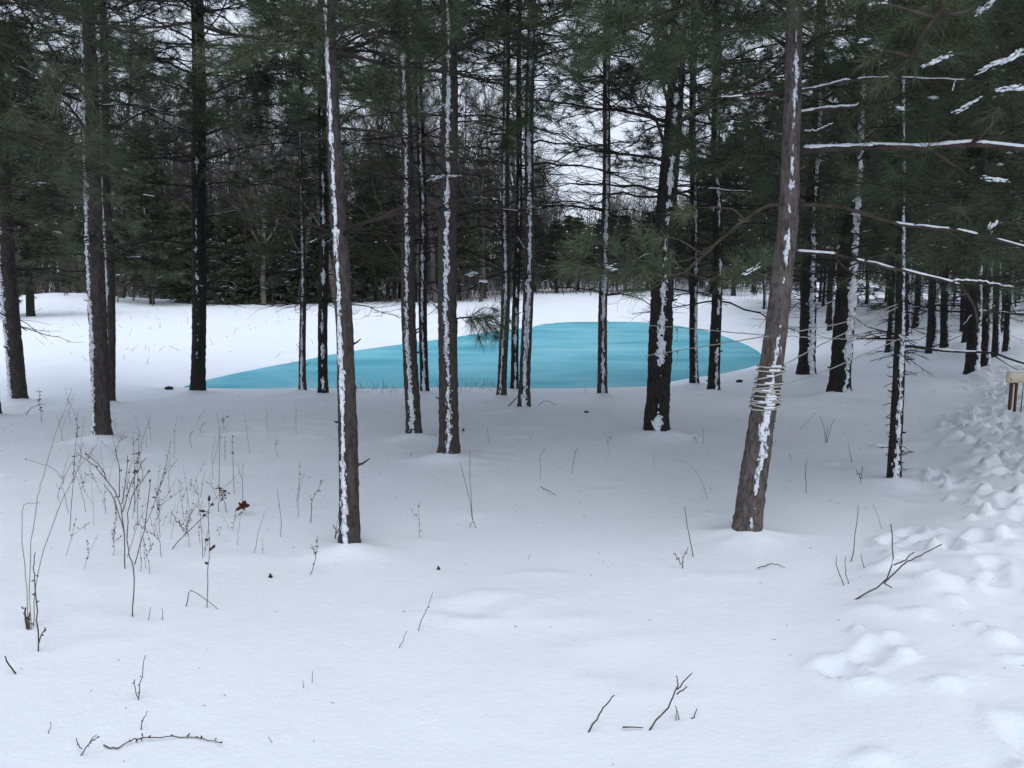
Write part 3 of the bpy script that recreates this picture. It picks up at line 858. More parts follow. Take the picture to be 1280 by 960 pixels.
# needled boughs that fill the upper corners, each rooted in its own pine
rO = OPL; oO = np.array(rO.location); oL = np.array(rL.location)
rC = TR['C'][0]; oC = np.array(rC.location); oG = np.array(rG.location); rFF = TR['F'][0]; oFF = np.array(rFF.location)
for i_, (par, org, pl) in enumerate([
        (rootQ, QL, [(1003, 60, 4.95), (1040, 40, 4.7), (1090, 40, 4.5), (1140, 60, 4.3)]),
        (rootQ, QL, [(1002, 20, 4.95), (1050, -10, 4.7), (1110, -5, 4.4), (1170, 25, 4.2)]),
        (rootQ, QL, [(985, 60, 4.95), (950, 40, 4.7), (900, 45, 4.5), (850, 70, 4.4)]),
        (rootQ, QL, [(985, 20, 4.95), (940, -10, 4.7), (880, 0, 4.5), (820, 20, 4.4), (770, 45, 4.3)]),
        (rootQ, QL, [(996, 215, 4.95), (1040, 222, 5.2), (1090, 232, 5.4), (1130, 225, 5.5)]),
        (rootQ, QL, [(980, 200, 4.95), (945, 190, 5.2), (905, 200, 5.4), (870, 190, 5.6)]),
        (rO, oO, [(1526, 60, 5.9), (1400, 50, 5.3), (1300, 70, 4.9), (1220, 90, 4.7), (1160, 112, 4.6)]),
        (rO, oO, [(1526, 150, 5.9), (1380, 150, 5.4), (1280, 160, 5.1), (1200, 172, 5.0)]),
        (rO, oO, [(1526, 230, 5.9), (1400, 225, 5.4), (1300, 235, 5.2), (1210, 250, 5.0), (1150, 240, 4.9)]),
        (rO, oO, [(1526, 290, 5.9), (1400, 290, 5.5), (1300, 300, 5.3), (1220, 312, 5.1)]),
        (rO, oO, [(1526, 0, 5.9), (1380, 0, 5.2), (1290, 20, 4.8), (1215, 30, 4.6)]),
        (rO, oO, [(1526, 330, 5.9), (1420, 340, 5.7), (1330, 350, 5.5), (1250, 345, 5.4)]),
        (rL, oL, [(-228, 120, 6.6), (-80, 140, 6.0), (20, 170, 5.7), (85, 190, 5.6)]),
        (rL, oL, [(-228, 0, 6.6), (-60, -10, 6.0), (40, 10, 5.6), (130, 30, 5.4)]),
        (rL, oL, [(-228, 220, 6.6), (-60, 235, 6.2), (30, 230, 6.0), (95, 215, 5.9)]),
        (rFF, oFF, [(413, 40, 4.95), (380, 35, 4.7), (340, 50, 4.5), (300, 72, 4.4)]),
        (rFF, oFF, [(414, 70, 4.95), (450, 45, 4.8), (485, 40, 4.7), (520, 55, 4.6)]),
        (rG, oG, [(506, 40, 8.0), (540, 20, 7.6), (590, 25, 7.3), (640, 50, 7.1)]),
        (rC, oC, [(246, 130, 11.9), (290, 120, 11.2), (330, 130, 10.6), (365, 160, 10.2)]),
        (rC, oC, [(246, 60, 11.9), (210, 60, 11.2), (175, 90, 10.8), (160, 140, 10.6)])]):
    limb(pl, .010, .004, seed=60 + i_, parent=par, origin=org, mat_=M_twig, shoots=20 if pl[0][0] > 900 else 16, nt=44 if pl[0][2] < 7 else 34, needle=.14,
         snow=[(.3, .45)] if i_ % 3 == 0 else None)
# the two thin arms of the nearest striped pine, either side of its snow collar
rF = TR['F'][0]; oF = np.array(rF.location); dF = float(oF[1])
limb([(417, 291, dF), (395, 284, 4.7), (355, 274, 4.6), (310, 262, 4.5), (275, 240, 4.45), (262, 205, 4.4)], .007, .003, seed=22, parent=rF, origin=oF, mat_=M_twig, nt=0,
     forks=[[(355, 274, 4.6), (330, 290, 4.5), (300, 298, 4.45)], [(310, 262, 4.5), (290, 268, 4.4), (262, 262, 4.4)]])
limb([(428, 291, dF), (455, 290, 4.9), (475, 296, 5.0), (500, 325, 5.1), (530, 352, 5.2), (560, 375, 5.3)], .007, .003, seed=23, parent=rF, origin=oF, mat_=M_twig, nt=0,
     forks=[[(475, 296, 5.0), (500, 300, 5.1), (535, 315, 5.2)], [(500, 325, 5.1), (520, 325, 5.2), (550, 338, 5.3)]])
limb([(416, 222, dF), (440, 208, 4.8), (470, 190, 4.85), (520, 175, 4.9)], .006, .003, seed=24, parent=rF, origin=oF, mat_=M_twig, nt=0, forks=[[(440, 208, 4.8), (470, 215, 4.85), (505, 228, 4.9)]])

# plastered lumps of snow lying on the needles
def clumps(parent, origin, spots, seed):
    rng = RS(seed)
    for (x, y, d, L, ang) in spots:
        ms = MB(); c = at(x, y, d) - origin
        ax = norm(np.array([math.cos(ang), rng.uniform(-.3, .3), math.sin(ang)]))
        side = norm(np.cross(ax, UP))
        n_ = max(4, int(L / .008))
        for k in range(n_):
            s_ = (k / (n_ - 1) - .5) * L
            w = .006 + .010 * rng.random()
            a2 = norm(ax + rng.normal(0, .13, 3)); w *= 1.15 - 1.3 * abs(s_ / L) 
            ms.blob(c + ax * s_ + side * rng.normal(0, .009) + UP * rng.normal(0, .007), w * 2.0, w * .55, w * .45, rng, a2, 7, 3, .4)
        ms.build('snow_clump', M_tuftsnow, parent)
clumps(rootQ, QL, [(1250, 78, 3.9, .20, .35), (1270, 68, 3.85, .16, .6), (1268, 110, 3.9, .2, .1), (1165, 78, 3.9, .09, .4), (1180, 71, 3.9, .05, .2), (1208, 133, 4.2, .13, .5), (1192, 108, 4.3, .03, 1.3),
                   (1125, 134, 4.3, .02, 0), (1245, 224, 4.2, .16, -.1), (940, 336, 4.15, .10, .5), (1233, 8, 3.8, .12, .6), (1105, 2, 3.85, .03, 0), (1240, 283, 4.3, .05, 1), (765, 334, 4.25, .05, 0), (1080, 48, 4.2, .03, 0)], 3)
clumps(rI, np.array(rI.location), [(535, 136, 6.5, .12, .35), (548, 135, 6.5, .12, .5), (545, 222, 6.6, .14, .25), (568, 220, 6.6, .12, 0), (590, 342, 6.8, .1, .2), (605, 352, 6.7, .07, -.2)], 4)

# ------------------------------------------------------------------ ropes
def rope(pts, label, knots=(), r=.006, sag=.0, wraps=None):
    rng = RS(hash(label) % 1000 if False else len(label))
    P = np.array([at(*p) for p in pts])
    s = np.linspace(0, len(P) - 1, 40)
    pp = np.stack([np.interp(s, np.arange(len(P)), P[:, k]) for k in range(3)], 1)
    t = np.linspace(0, 1, 40)
    pp[:, 2] -= sag * 4 * t * (1 - t)
    o = pp[0].copy()
    root = empty('rope', o, label, 'rope', 'ropes strung between the pines')
    r *= .66; mb = MB(); pp[1:-1] += rng.normal(0, .0012, (38, 3)); mb.tubes(pp - o, np.full(40, r), 6)
    mb.build('strand', M_rope, root)
    if knots:
        mk = MB()
        for k in knots:
            c = at(*k) - o
            mk.blob(c, .016, .014, .014, rng, None, 8, 5, .2)
            mk.tubes(np.array([c, c + (.01, -.01, -.05), c + (-.005, 0, -.12)]), np.array([.005, .004, .004]), 5)
        mk.build('knot', M_rope, root)
    ms = MB()
    return root


dN = float(TR['N'][0].location[1]); dQ = float(QL[1]); dT = float(TR['T'][0].location[1])
rope([(812, 407, dN - .16), (845, 409, dN - .2), (955, 419, dQ - .16)], 'upper rope from the thickest pine to the leaning pine', knots=[(846, 412, dN - .25)], r=.006)
rope([(806, 445, dN - .1), (812, 444, dN - .2), (848, 438, dN - .4), (962, 420, dQ - .16)], 'lower knotted rope from the thickest pine to the leaning pine', knots=[(846, 439, dN - .4)], r=.006)
rope([(974, 417, dQ + .02), (1050, 401, 5.9), (1122, 380, dT - .06)], 'highest of the ropes running right from the leaning pine to the twiggy pine', r=.0055, sag=.02)
rope([(972, 419, dQ + .02), (1050, 422, 5.9), (1120, 425, dT - .06)], 'level rope running right from the leaning pine to the twiggy pine', r=.005, sag=.01)
rope([(966, 463, dQ + .02), (1040, 424, 5.8), (1122, 384, dT - .05)], 'steep rope crossing two others right of the leaning pine', r=.006)
rope([(962, 487, dQ + .02), (1040, 459, 5.8), (1123, 424, dT - .06)], 'lowest rope running right from the windings on the leaning pine', r=.006, sag=.01)
# windings round the leaning trunk
fx, fy, fr = TR['Q'][1]
coil = empty('rope_coil', QL, 'pale rope wound many times round the leaning pine, dusted with snow', 'rope')
rng = RS(99); mb = MB(); ms = MB()
zs = [float(at(958, y, dQ)[2] - QL[2]) for y in (458, 463, 470, 479, 484, 488, 491, 495, 498, 502, 505, 509)]
for z in zs:
    a = np.linspace(0, 2 * math.pi, 40)
    tilt = rng.normal(0, .014); ph = rng.uniform(0, 6.28)
    r = float(fr(z)) * 1.10 + .008
    zz = z + tilt * np.sin(a + ph)
    mb.tubes(np.stack([fx(zz) + r * np.sin(a), fy(zz) - r * np.cos(a), zz], 1), np.full(40, .0048), 6)
mb.build('winding', M_rope, coil)
for z in zs:
    if rng.random() < .85:
        m_ = rng.uniform(-.5, .4); a = np.linspace(m_ - rng.uniform(.2, .5), m_ + rng.uniform(.2, .5), 14)
        r = float(fr(z)) * 1.08 + .012
        rr = .0045 + .004 * rng.random(14); rr[0] = rr[-1] = .002
        ms = MB(); ms.tubes(np.stack([fx(z) + r * np.sin(a), fy(z) - r * np.cos(a), z + .008 + 0 * a], 1), rr, 6)
        ms.build('snow_dusting', M_clump, coil)

# ------------------------------------------------------------------ marker sign
p = hit(1264, 519); d = p[1]
sg = empty('marker_sign', (p[0], d, gz(p[0], d)), 'small cream sign board on a brown channel post by the trodden snow', 'sign')
o = np.array(sg.location)
def rel(px, py): return at(px, py, d) - o
mpp = d / F
zt = rel(1264, 478)[2]; hb = 14 * mpp; wb = 25 * mpp
mb = MB()
for sx in (-1, 1): mb.box((sx * 3.2 * mpp, 0, (zt - .3) / 2), (1.9 * mpp, .035, zt + .3))
mb.box((0, .012, (zt - .3) / 2 + .0), (4.6 * mpp, .008, zt + .296))
mb.build('post', M_post, sg, smooth=False)
mb = MB(); mb.box((0, -.004, (zt - .3) / 2 + .03), (2.0 * mpp, .01, zt + .2)); mb.build('post_web', M_board, sg, smooth=False)
mb = MB(); mb.box((0, -.032, zt + hb / 2), (wb, .018, hb)); bd = mb.build('board', M_board_edge, sg, smooth=False)
mb = MB(); mb.box((.008, -.0435, zt + hb / 2 + .004), (wb * .84, .004, hb * .78)); mb.build('panel', M_board, bd, smooth=False)
mb = MB(); mb.box((-wb * .29, -.0465, zt + hb * .34), (.010, .003, hb * .2)); mb.box((-wb * .27, -.0465, zt + hb * .26), (.02, .003, .008)); mb.build('mark', M_ink, bd, smooth=False)
mb = MB()
for k in range(1): mb.blob((0, -.03, zt + hb + .004), wb * .45, .02, .012, RS(3), None, 10, 4, .2)
mb.build('snow_cap', M_clump, bd)
pr_ = at(1276, 512, d); pr_[2] = gz(pr_[0], d)
mb = MB(); mb.tubes(np.array([(0, 0, -.1), (.004, 0, .3), (0, 0, 60 * mpp)]), np.array([.005, .0045, .004]), 6)
tag(mb.build('marker_rod', M_twig, loc=pr_), 'thin dark rod standing right beside the cream sign', 'rod')

# ------------------------------------------------------------------ background woods
def bare_tree_parts(seed, H, spread, dense=1.0, w=.012):
    rng = RS(seed); mb = MB()
    K = 10
    P = np.array([[0, 0, -.2]]); D = norm(np.array([[rng.normal(0, .06), rng.normal(0, .06), 1]])); L = np.array([H])
    p0 = grow(rng, P, D, L, K, np.array([0.]), .03)
    mb.tubes(p0, np.linspace(.011 * H, .012, K)[None], 6)
    i1, t1, q, d1 = kids(rng, p0, int(30 * dense), .12, .98, .45, 1.0, .25, False)
    L1 = H * (.10 + .34 * (1 - t1)) * rng.uniform(.6, 1.1, len(q)) * spread
    p1 = grow(rng, q, d1, L1, 7, rng.normal(.18, .1, len(q)), .08)
    mb.tubes(p1, taper(L1, 7, .008 + .010 * L1, .005 + 0 * L1), 4)
    i2, t2, q, d2 = kids(rng, p1, 9, .15, 1, .35, .95, .12, False)
    L2 = L1[i2] * (.2 + .4 * (1 - t2)) * rng.uniform(.6, 1.1, len(q)) + .1
    p2 = grow(rng, q, d2, L2, 5, rng.normal(.1, .1, len(q)), .1)
    mb.tubes(p2, taper(L2, 5, .006 + .006 * L2, w * .4 + 0 * L2), 3)
    i3, t3, q, d3 = kids(rng, p2, 6, .15, 1, .3, .9, .06, False)
    L3 = L2[i3] * rng.uniform(.3, .6, len(q)) + .12
    p3 = grow(rng, q, d3, L3, 3, rng.normal(.05, .1, len(q)), .12)
    mb.tubes(p3, taper(L3, 3, w * .45 + 0 * L3, w * .25 + 0 * L3), 3)
    return mb


def conifer_parts(seed, H, R0, h0, layers, per, nl, wn, Ln, droop, snowy):
    rng = RS(seed); wood = MB(); leaf = MB(); snow = MB()
    P = []; D = []; Ls = []
    for h in np.linspace(h0, H * .97, layers):
        fr = (H - h) / (H - h0)
        a0 = rng.uniform(0, 6.28)
        for k in range(per):
            if rng.random() < .12: continue
            a = a0 + k * 6.283 / per + rng.uniform(-.4, .4)
            el = rng.normal(.1 - droop * fr, .12) + .4 * (1 - fr)
            P.append((0, 0, h + rng.uniform(-.15, .15))); D.append((math.cos(a) * math.cos(el), math.sin(a) * math.cos(el), math.sin(el)))
            Ls.append(R0 * (fr ** .75 + .06) * rng.uniform(.6, 1.15))
    P = np.array(P); D = np.array(D); Ls = np.array(Ls)
    p1 = grow(rng, P, D, Ls, 6, rng.normal(.0, .12, len(P)), .05)
    wood.tubes(p1, taper(Ls, 6, .012 + .008 * Ls, .006 + 0 * Ls), 4)
    i2, t2, q, d2 = kids(rng, p1, 11, .12, 1, .5, 1.1, -.03)
    L2 = Ls[i2] * (.12 + .32 * (1 - t2)) + .12
    p2 = grow(rng, q, d2, L2, 4, rng.normal(-.05, .1, len(q)), .08)
    wood.tubes(p2, taper(L2, 4, .006 + 0 * L2, .004 + 0 * L2), 3)
    i3, t3, q3, d3 = kids(rng, p2, 4, .1, 1., .4, 1.0, .0)
    needles(leaf, rng, q3, d3, nl, Ln, wn, .2, 1.2, .12, .15)
    needles(leaf, rng, p2[:, -1], norm(p2[:, -1] - p2[:, -2]), nl, Ln, wn, .2, 1.1, .12, .15)
    ii = np.nonzero(rng.random(len(p2)) < snowy)[0]
    for i in ii:
        w_ = rng.uniform(.015, .035)
        snow.tubes(p2[i] + UP * (w_ + .012), np.array([.006, w_, w_ * .9, .005]), 4)
    return wood, leaf, snow


def trunk_simple(H, r, seed, sides=8):
    rng = RS(seed); mb = MB()
    h = np.linspace(-.3, H, 24)
    x = np.cumsum(rng.normal(0, .012, 24)); y = np.cumsum(rng.normal(0, .012, 24)); x -= x[1]; y -= y[1]
    trunk_mesh(mb, rng, x, y, np.interp(h, [0, H], [r, .02]), h, sides, .06, .2)
    return mb, (h, x, y)


# --- pines of the plantation further back on the right: five built, the rest copied
PL = []
for k in range(5):
    base = np.array([0, 0, 0.])
    rng = RS(300 + k)
    lean = rng.normal(0, .03)
    root, _ = make_pine(300 + k, base, [(0, 0, .085 + .02 * rng.random()), (3, lean * 3, .065), (6, lean * 6, .05)], 'slim plantation pine standing in the shaded rows far behind the ropes',
                        'plantation pines far behind the ropes', shade_canopy=False, H=9, snow=(.45, .6, .9), bark=M_bark_dark, dead_h=1.3, live_h=1.9, spread=1.75, dens=1.0, lod=(10, .02, .2, 3), leafmat=M_needle_haze, snowy=.03, whorl=.5, stubs=0)
    PL.append(root)
rng = RS(55)
spots = []
for row in range(9):
    for col in range(15):
        y = 19 + row * 3.4 + rng.normal(0, .5); x = 6.2 + col * 2.1 + row * .25 + rng.normal(0, .4)
        px = 640 + x / y * F
        if px < 935 or px > 1330: continue
        if float(pond_sd(np.array([x]), np.array([y]))[0]) < 2.5: continue
        if y < 27 and px < 1090: continue
        spots.append((x, y))
for i, (x, y) in enumerate(spots):
    o = PL[i] if i < len(PL) else copy_tree(PL[i % len(PL)])
    o.location = (x, y, gz(x, y)); o.rotation_euler = (0, 0, rng.uniform(-.35, .35))
    s = rng.uniform(.85, 1.15); o.scale = (s, s, s)

# --- conifers
def make_conifer(seed, H, R0, h0, label, group, kind='spruce', **kw):
    root = empty(kind + '_tree', (0, 0, 0), label, 'tree', group)
    tb, _ = trunk_simple(H, .012 * H + .03, seed); tb.build('trunk', M_bark_dark, root)
    w, l, s = conifer_parts(seed, H, R0, h0, **kw)
    br = w.build('branches', M_twig, root); l.build('foliage', M_needle_haze, root, smooth=False)
    if s.n: s.build('branch_snow', M_clump, br)['kind'] = 'stuff'
    return root


SPR = [make_conifer(400 + k, 11, 2.9, .35, 'dark spruce with snow flecked drooping boughs at the edge of the far field', 'spruces along the far field', layers=34, per=8, nl=7, wn=.035, Ln=.22, droop=.35, snowy=.11) for k in range(3)]
PIN = [make_conifer(410 + k, 12, 2.7, 2.4, 'dark green pine in the wood beyond the pond', 'pines in the wood beyond the pond', 'pine', layers=19, per=6, nl=9, wn=.035, Ln=.26, droop=.05, snowy=.03) for k in range(3)]
BAR = []
for k in range(5):
    root = empty('bare_tree', (0, 0, 0), 'leafless grey brown tree in the wood beyond the pond', 'tree', 'leafless trees beyond the pond')
    bare_tree_parts(420 + k, 15, .95).build('trunk', M_bare_haze, root)
    BAR.append(root)
SAP = []
for k in range(3):
    root = empty('sapling', (0, 0, 0), 'thin leafless sapling at the foot of the far wood', 'sapling', 'saplings at the foot of the far wood')
    bare_tree_parts(430 + k, 4.5, 1.0, .5, .012).build('stem', M_bare_haze, root)
    SAP.append(root)
used = set()


def put(lst, i, px, d, s, sz=None, label=None):
    src = lst[i % len(lst)]
    if src.name in used: o = copy_tree(src)
    else: o = src; used.add(src.name)
    x = (px - 640) / F * d
    o.location = (x, d, gz(x, d)); o.rotation_euler = (0, 0, rng.uniform(0, 6.28)); o.scale = (s, s, sz or s)
    if label: o['label'] = label
    return o


rng = RS(77)
# big green pine behind the leftmost trunks
gp = make_conifer(440, 12, 3.4, 1.7, 'broad bright green pine behind the leftmost trunks', None, 'pine', layers=24, per=7, nl=14, wn=.022, Ln=.24, droop=.2, snowy=.03)
gp.location = (-20.6, 34.5, gz(-20.6, 34.5))
gp2 = make_conifer(441, 10, 2.6, 1.5, 'rounded green pine standing left of the spruces across the field', None, 'pine', layers=22, per=7, nl=12, wn=.026, Ln=.24, droop=.15, snowy=.03)
gp2.location = (-20.5, 46, gz(-20.5, 46))
i = 0
for px, d, s in [(238, 49, .52), (262, 52, .62), (290, 48.5, .58), (318, 51, .66), (345, 49, .60), (372, 51, .68), (398, 50, .62), (428, 51, .6), (215, 54, .6), (305, 55, .75), (360, 56, .8), (455, 53, .62)]:
    put(SPR, i, px, d, s); i += 1
i = 0
for px, d, s in [(470, 52, .7), (495, 55, .8), (520, 51, .68), (545, 56, .82), (575, 53, .7), (605, 57, .78), (470, 62, 1.0), (530, 64, 1.05), (250, 66, 1.2), (390, 66, 1.25),
                 (640, 64, .72), (668, 70, .74), (695, 67, .66), (722, 72, .72), (750, 69, .68), (780, 71, .72), (808, 68, .72), (836, 66, .78), (862, 62, .85), (888, 58, .9), (915, 55, .95), (655, 80, .8), (710, 82, .8),
                 (765, 84, .8), (820, 80, .85), (940, 62, 1.0), (875, 74, .95), (-400, 60, 1.1), (-330, 55, 1.0), (-260, 60, 1.2), (-190, 54, 1.0), (-140, 58, 1.1), (-90, 54, 1.0), (-30, 52, 1.1), (20, 56, 1.1), (90, 58, 1.0), (150, 60, .95), (905, 70, 1.05), (1000, 66, 1.1), (1060, 64, 1.1), (1120, 66, 1.1), (1180, 64, 1.1), (1240, 62, 1.1), (1300, 60, 1.1)]:
    put(PIN, i, px, d, s * 1.2 if 630 < px < 870 else s, s * .74 if 630 < px < 870 else None); i += 1
for k in range(84):
    px = -80 + 730 * (k + rng.random()) / 84; d = rng.uniform(47, 74) if 140 < px < 640 else rng.uniform(54, 76)
    put(BAR, k, px, d, rng.uniform(.7, 1.25))
for k in range(26):
    px = rng.uniform(630, 960); d = rng.uniform(72, 96)
    put(BAR, k, px, d, rng.uniform(.6, .95))
for k in range(34):
    px = rng.uniform(-60, 250) if k < 20 else rng.uniform(250, 900); d = rng.uniform(44, 52) if px < 450 else rng.uniform(60, 66)
    put(SAP, k, px, d, rng.uniform(.4, 1.0))


# distant wood closing the horizon: one mass
def distant_wood():
    rng = RS(501)
    N = 26000
    a = rng.uniform(-.85, .85, N); d = rng.uniform(95, 150, N)
    x = np.tan(a) * d
    h = np.where(x < -3, 17, 9) + 3 * wav(x, d, .12, 8)
    z0 = ground(x, d)
    P = np.stack([x, d, z0 + h * rng.random(N)], 1)
    D = norm(np.stack([rng.normal(0, .6, N), rng.normal(0, .6, N), rng.uniform(.2, 1, N)], 1))
    L = rng.uniform(.8, 2.6, N)
    mb = MB()
    mb.tubes(grow(rng, P, D, L, 3, rng.normal(0, .1, N), .08), np.tile([.05, .04, .02], (N, 1)), 3)
    t = 700
    x = np.tan(rng.uniform(-.85, .85, t)) * 110; y = rng.uniform(95, 150, t)
    P = np.stack([x, y, ground(x, y) - .2], 1)
    mb.tubes(grow(rng, P, np.tile(UP, (t, 1)), rng.uniform(6, 11, t), 4, np.zeros(t), .03), np.tile([.14, .1, .07, .03], (t, 1)), 4)
    ml = MB()
    idx = rng.choice(N, 9000)
    Pn = np.stack([np.tan(a[idx]) * d[idx], d[idx], z0[idx] + h[idx] * .8 * rng.random(9000)], 1)
    needles(ml, rng, Pn, norm(rng.normal(0, 1, (9000, 3))), 10, .6, .12)
    root = tag(mb.build('distant_wood', M_bare_haze), 'hazy mass of distant woodland closing the horizon', 'woodland', kind='stuff')
    f = ml.build('foliage', M_needle_haze, root, smooth=False)
distant_wood()


# brushy understory at the foot of the far wood: nobody could count the stems
def brush():
    rng = RS(502); mb = MB()
    N = 7000
    px = rng.uniform(-60, 1000, N); d = np.where(px < 640, rng.uniform(50, 85, N), rng.uniform(64, 95, N))
    x = (px - 640) / F * d
    P = np.stack([x, d, ground(x, d) - .1], 1)
    D = norm(np.stack([rng.normal(0, .25, N), rng.normal(0, .25, N), np.ones(N)], 1))
    L = rng.uniform(.6, 3.2, N)
    p1 = grow(rng, P, D, L, 5, np.zeros(N), .06)
    mb.tubes(p1, taper(L, 5, np.full(N, .016), np.full(N, .006)), 3)
    i2, t2, q, d2 = kids(rng, p1, 6, .2, 1, .3, 1, .1, False)
    L2 = L[i2] * rng.uniform(.15, .35, len(q)) + .1
    mb.tubes(grow(rng, q, d2, L2, 3, 0 * L2, .1), taper(L2, 3, .008 + 0 * L2, .004 + 0 * L2), 3)
    tag(mb.build('undergrowth', M_bare_haze), 'tangled leafless undergrowth along the foot of the far wood', 'undergrowth', kind='stuff')
brush()

# ------------------------------------------------------------------ weeds and sticks in the snow
def weed(strokes, label, name='weed_stalk', cat='weed', r=.0022, pods=0, mat_=None, seed=0, group=None, podr=.008, depth=None, tips=0, flat=False, group_fine=False):
    """strokes: polylines of photo pixels; the first point of the first stroke stands on the snow"""
    rng = RS(seed + len(label))
    x0, y0 = strokes[0][0]
    b_ = hit(x0, y0); d = b_[1]
    b_[2] = gz(b_[0], d)
    mb = MB(); mp_ = MB()
    allp = []
    for si, s in enumerate(strokes):
        P = []
        dd = 0
        for (x, y) in s:
            if flat:
                h = hit(x, y); h[2] += .012 + rng.uniform(0, .01); P.append(h)
            else:
                P.append(at(x, y, d + dd)); dd += rng.uniform(-.03, .03)
        P = np.array(P) - b_
        if si == 0 and not flat: P[0, 2] -= .03
        n = max(6, 3 * len(P))
        ss = np.linspace(0, len(P) - 1, n)
        pp = np.stack([np.interp(ss, np.arange(len(P)), P[:, k]) for k in range(3)], 1)
        pp[1:-1] = pp[1:-1] * .5 + (pp[:-2] + pp[2:]) * .25
        pp[1:] += rng.normal(0, .002, pp[1:].shape)
        rr = np.linspace(r if si == 0 else r * .8, r * .55, n)
        mb.tubes(pp, rr, 5)
        allp.append(pp)
    o = mb.build(name, mat_ or M_weed, loc=b_)
    if pods or tips:
        for pp in allp:
            each = pods <= 12 and not group_fine
            for k in range(pods):
                t = rng.uniform(.35, 1); i = int(t * (len(pp) - 1))
                c = pp[i]; dd = norm(rng.normal(0, 1, 3) + UP * .5)
                L = podr * rng.uniform(.8, 2.2)
                if each: mp_ = MB()
                mp_.tubes(np.array([c, c + dd * L * .6]), np.array([.0012, .001]), 4)
                mp_.blob(c + dd * L, podr * rng.uniform(.5, 1), podr * .45, podr * .45, rng, dd, 6, 3, .3)
                if each: mp_.build('seed_pod', M_pod, o); mp_ = MB()
            if tips: mp_.blob(pp[-1], podr, podr * .6, podr * .6, rng, norm(pp[-1] - pp[-2]), 6, 3, .3)
        if mp_.n: mp_.build('seed_pods', M_pod, o)['kind'] = 'stuff'
    tag(o, label, cat, group)
    return o


GW = 'dead stalks poking through the snow'
W = weed
W([[(156, 712), (155, 665), (149, 622), (133, 600), (117, 580), (95, 565)], [(155, 665), (141, 620), (132, 608)], [(152, 642), (165, 600), (182, 572)], [(149, 622), (150, 590), (144, 560)], [(152, 630), (158, 600), (160, 570)], [(133, 600), (128, 585), (107, 567)]],
  'largest forked dead weed on the left, spreading like a bush', r=.0034, tips=1, pods=2, group=GW)
W([[(165, 772), (168, 715), (160, 688), (158, 650), (166, 615), (186, 590)], [(168, 706), (180, 665), (185, 630), (188, 600)]], 'tall forked stalk standing just right of the largest weed', r=.003, tips=1, group=GW)
W([[(171, 655), (172, 615), (172, 575), (174, 538)]], 'stalk thick with dark seed pods, tallest in the left weed patch', pods=26, group=GW)
W([[(168, 640), (168, 590), (166, 545)]], 'pod covered stalk leaning left beside the tallest seedy one', pods=18, group=GW)
W([[(176, 660), (190, 640), (205, 590), (214, 550)], [(196, 620), (210, 585)]], 'stalk leaning right with pods at its tip in the left patch', pods=10, group=GW)
W([[(38, 790), (37, 720), (41, 665), (47, 620), (53, 595), (73, 535), (90, 485)]], 'longest tan grass blade, leaning right at far left', mat_=M_weed_tan, r=.0021, group=GW)
W([[(36, 788), (33, 725), (28, 680), (26, 630), (50, 628)]], 'tan grass blade with a sharply bent tip at far left', mat_=M_weed_tan, group=GW)
W([[(40, 785), (45, 720), (70, 640), (95, 590), (120, 556)]], 'tan grass blade slanting far right from the left tussock', mat_=M_weed_tan, group=GW)
W([[(47, 818), (48, 780), (45, 740), (41, 715), (45, 690)], [(49, 803), (56, 785)]], 'dark stalk with a clumped foot, lowest at far left', r=.0034, pods=4, group=GW)
W([[(33, 790), (32, 772), (31, 760)], [(35, 790), (37, 765)]], 'stubby dark stump of stalks at the foot of the tan grass', r=.006, pods=6, group=GW)
W([[(86, 665), (90, 620), (93, 580), (95, 550), (97, 516)]], 'upright seedy stalk left of the largest weed', pods=16, group=GW)
W([[(79, 552), (72, 520)], [(76, 540), (92, 498)]], 'short thin crossed stalks near the thick left pine', r=.002, group=GW)
W([[(77, 607), (80, 595), (95, 570)], [(78, 600), (70, 588), (55, 580), (32, 574)]], 'low arching weed with round tips left of the seedy stalk', tips=1, group=GW)
W([[(258, 760), (259, 720), (262, 690), (259, 640), (262, 628)]], 'stalk with curled dark leaves, left of the red oak leaf', pods=8, podr=.016, group=GW)
W([[(253, 700), (252, 660), (250, 632)]], 'short thin stalk beside the curled leaf stalk', r=.002, group=GW)
W([[(273, 640), (274, 600), (275, 540), (270, 516)], [(275, 526), (288, 519)]], 'tall stalk with small curled tips, above the red leaf', pods=4, group=GW)
W([[(293, 618), (291, 565), (290, 542)]], 'stalk ending in a dark seed head, right of the tall curled one', pods=8, group=GW)
W([[(303, 640), (303, 600), (304, 578)], [(303, 600), (296, 578)]], 'thin forked stalk that holds the red oak leaf', r=.002, group=GW)
W([[(285, 640), (276, 615), (271, 608)], [(278, 625), (284, 612)]], 'low weed with rusty curled flower heads left of the red leaf', pods=10, podr=.012, mat_=M_leaf, group=GW)
W([[(210, 688), (230, 668), (245, 655), (262, 640)], [(230, 665), (214, 640)]], 'bent dark twig under the weed patch with a knobby joint', r=.003, pods=3, group=GW)
W([[(230, 760), (237, 733), (272, 762)]], 'twig bent like an inverted V below the curled leaf stalk', r=.0026, group=GW)
W([[(182, 777), (189, 759)]], 'tiny leaning sprout left of another, below the weed patch', r=.002, group=GW)
W([[(204, 778), (203, 760)]], 'tiny upright sprout below the weed patch', r=.002, group=GW)
W([[(24, 846), (12, 830), (5, 821)]], 'short dark stick leaning left near the lower left corner', r=.004, name='stick', cat='stick')
W([[(171, 880), (175, 855), (182, 818)], [(172, 872), (167, 855), (168, 850)]], 'forked sprout with buds in the lower left snow', r=.0022, pods=3, podr=.005, group=GW)
W([[(174, 914), (178, 900), (185, 889)]], 'tiny budded sprout above the long low twig', r=.0022, pods=2, podr=.005, group=GW)
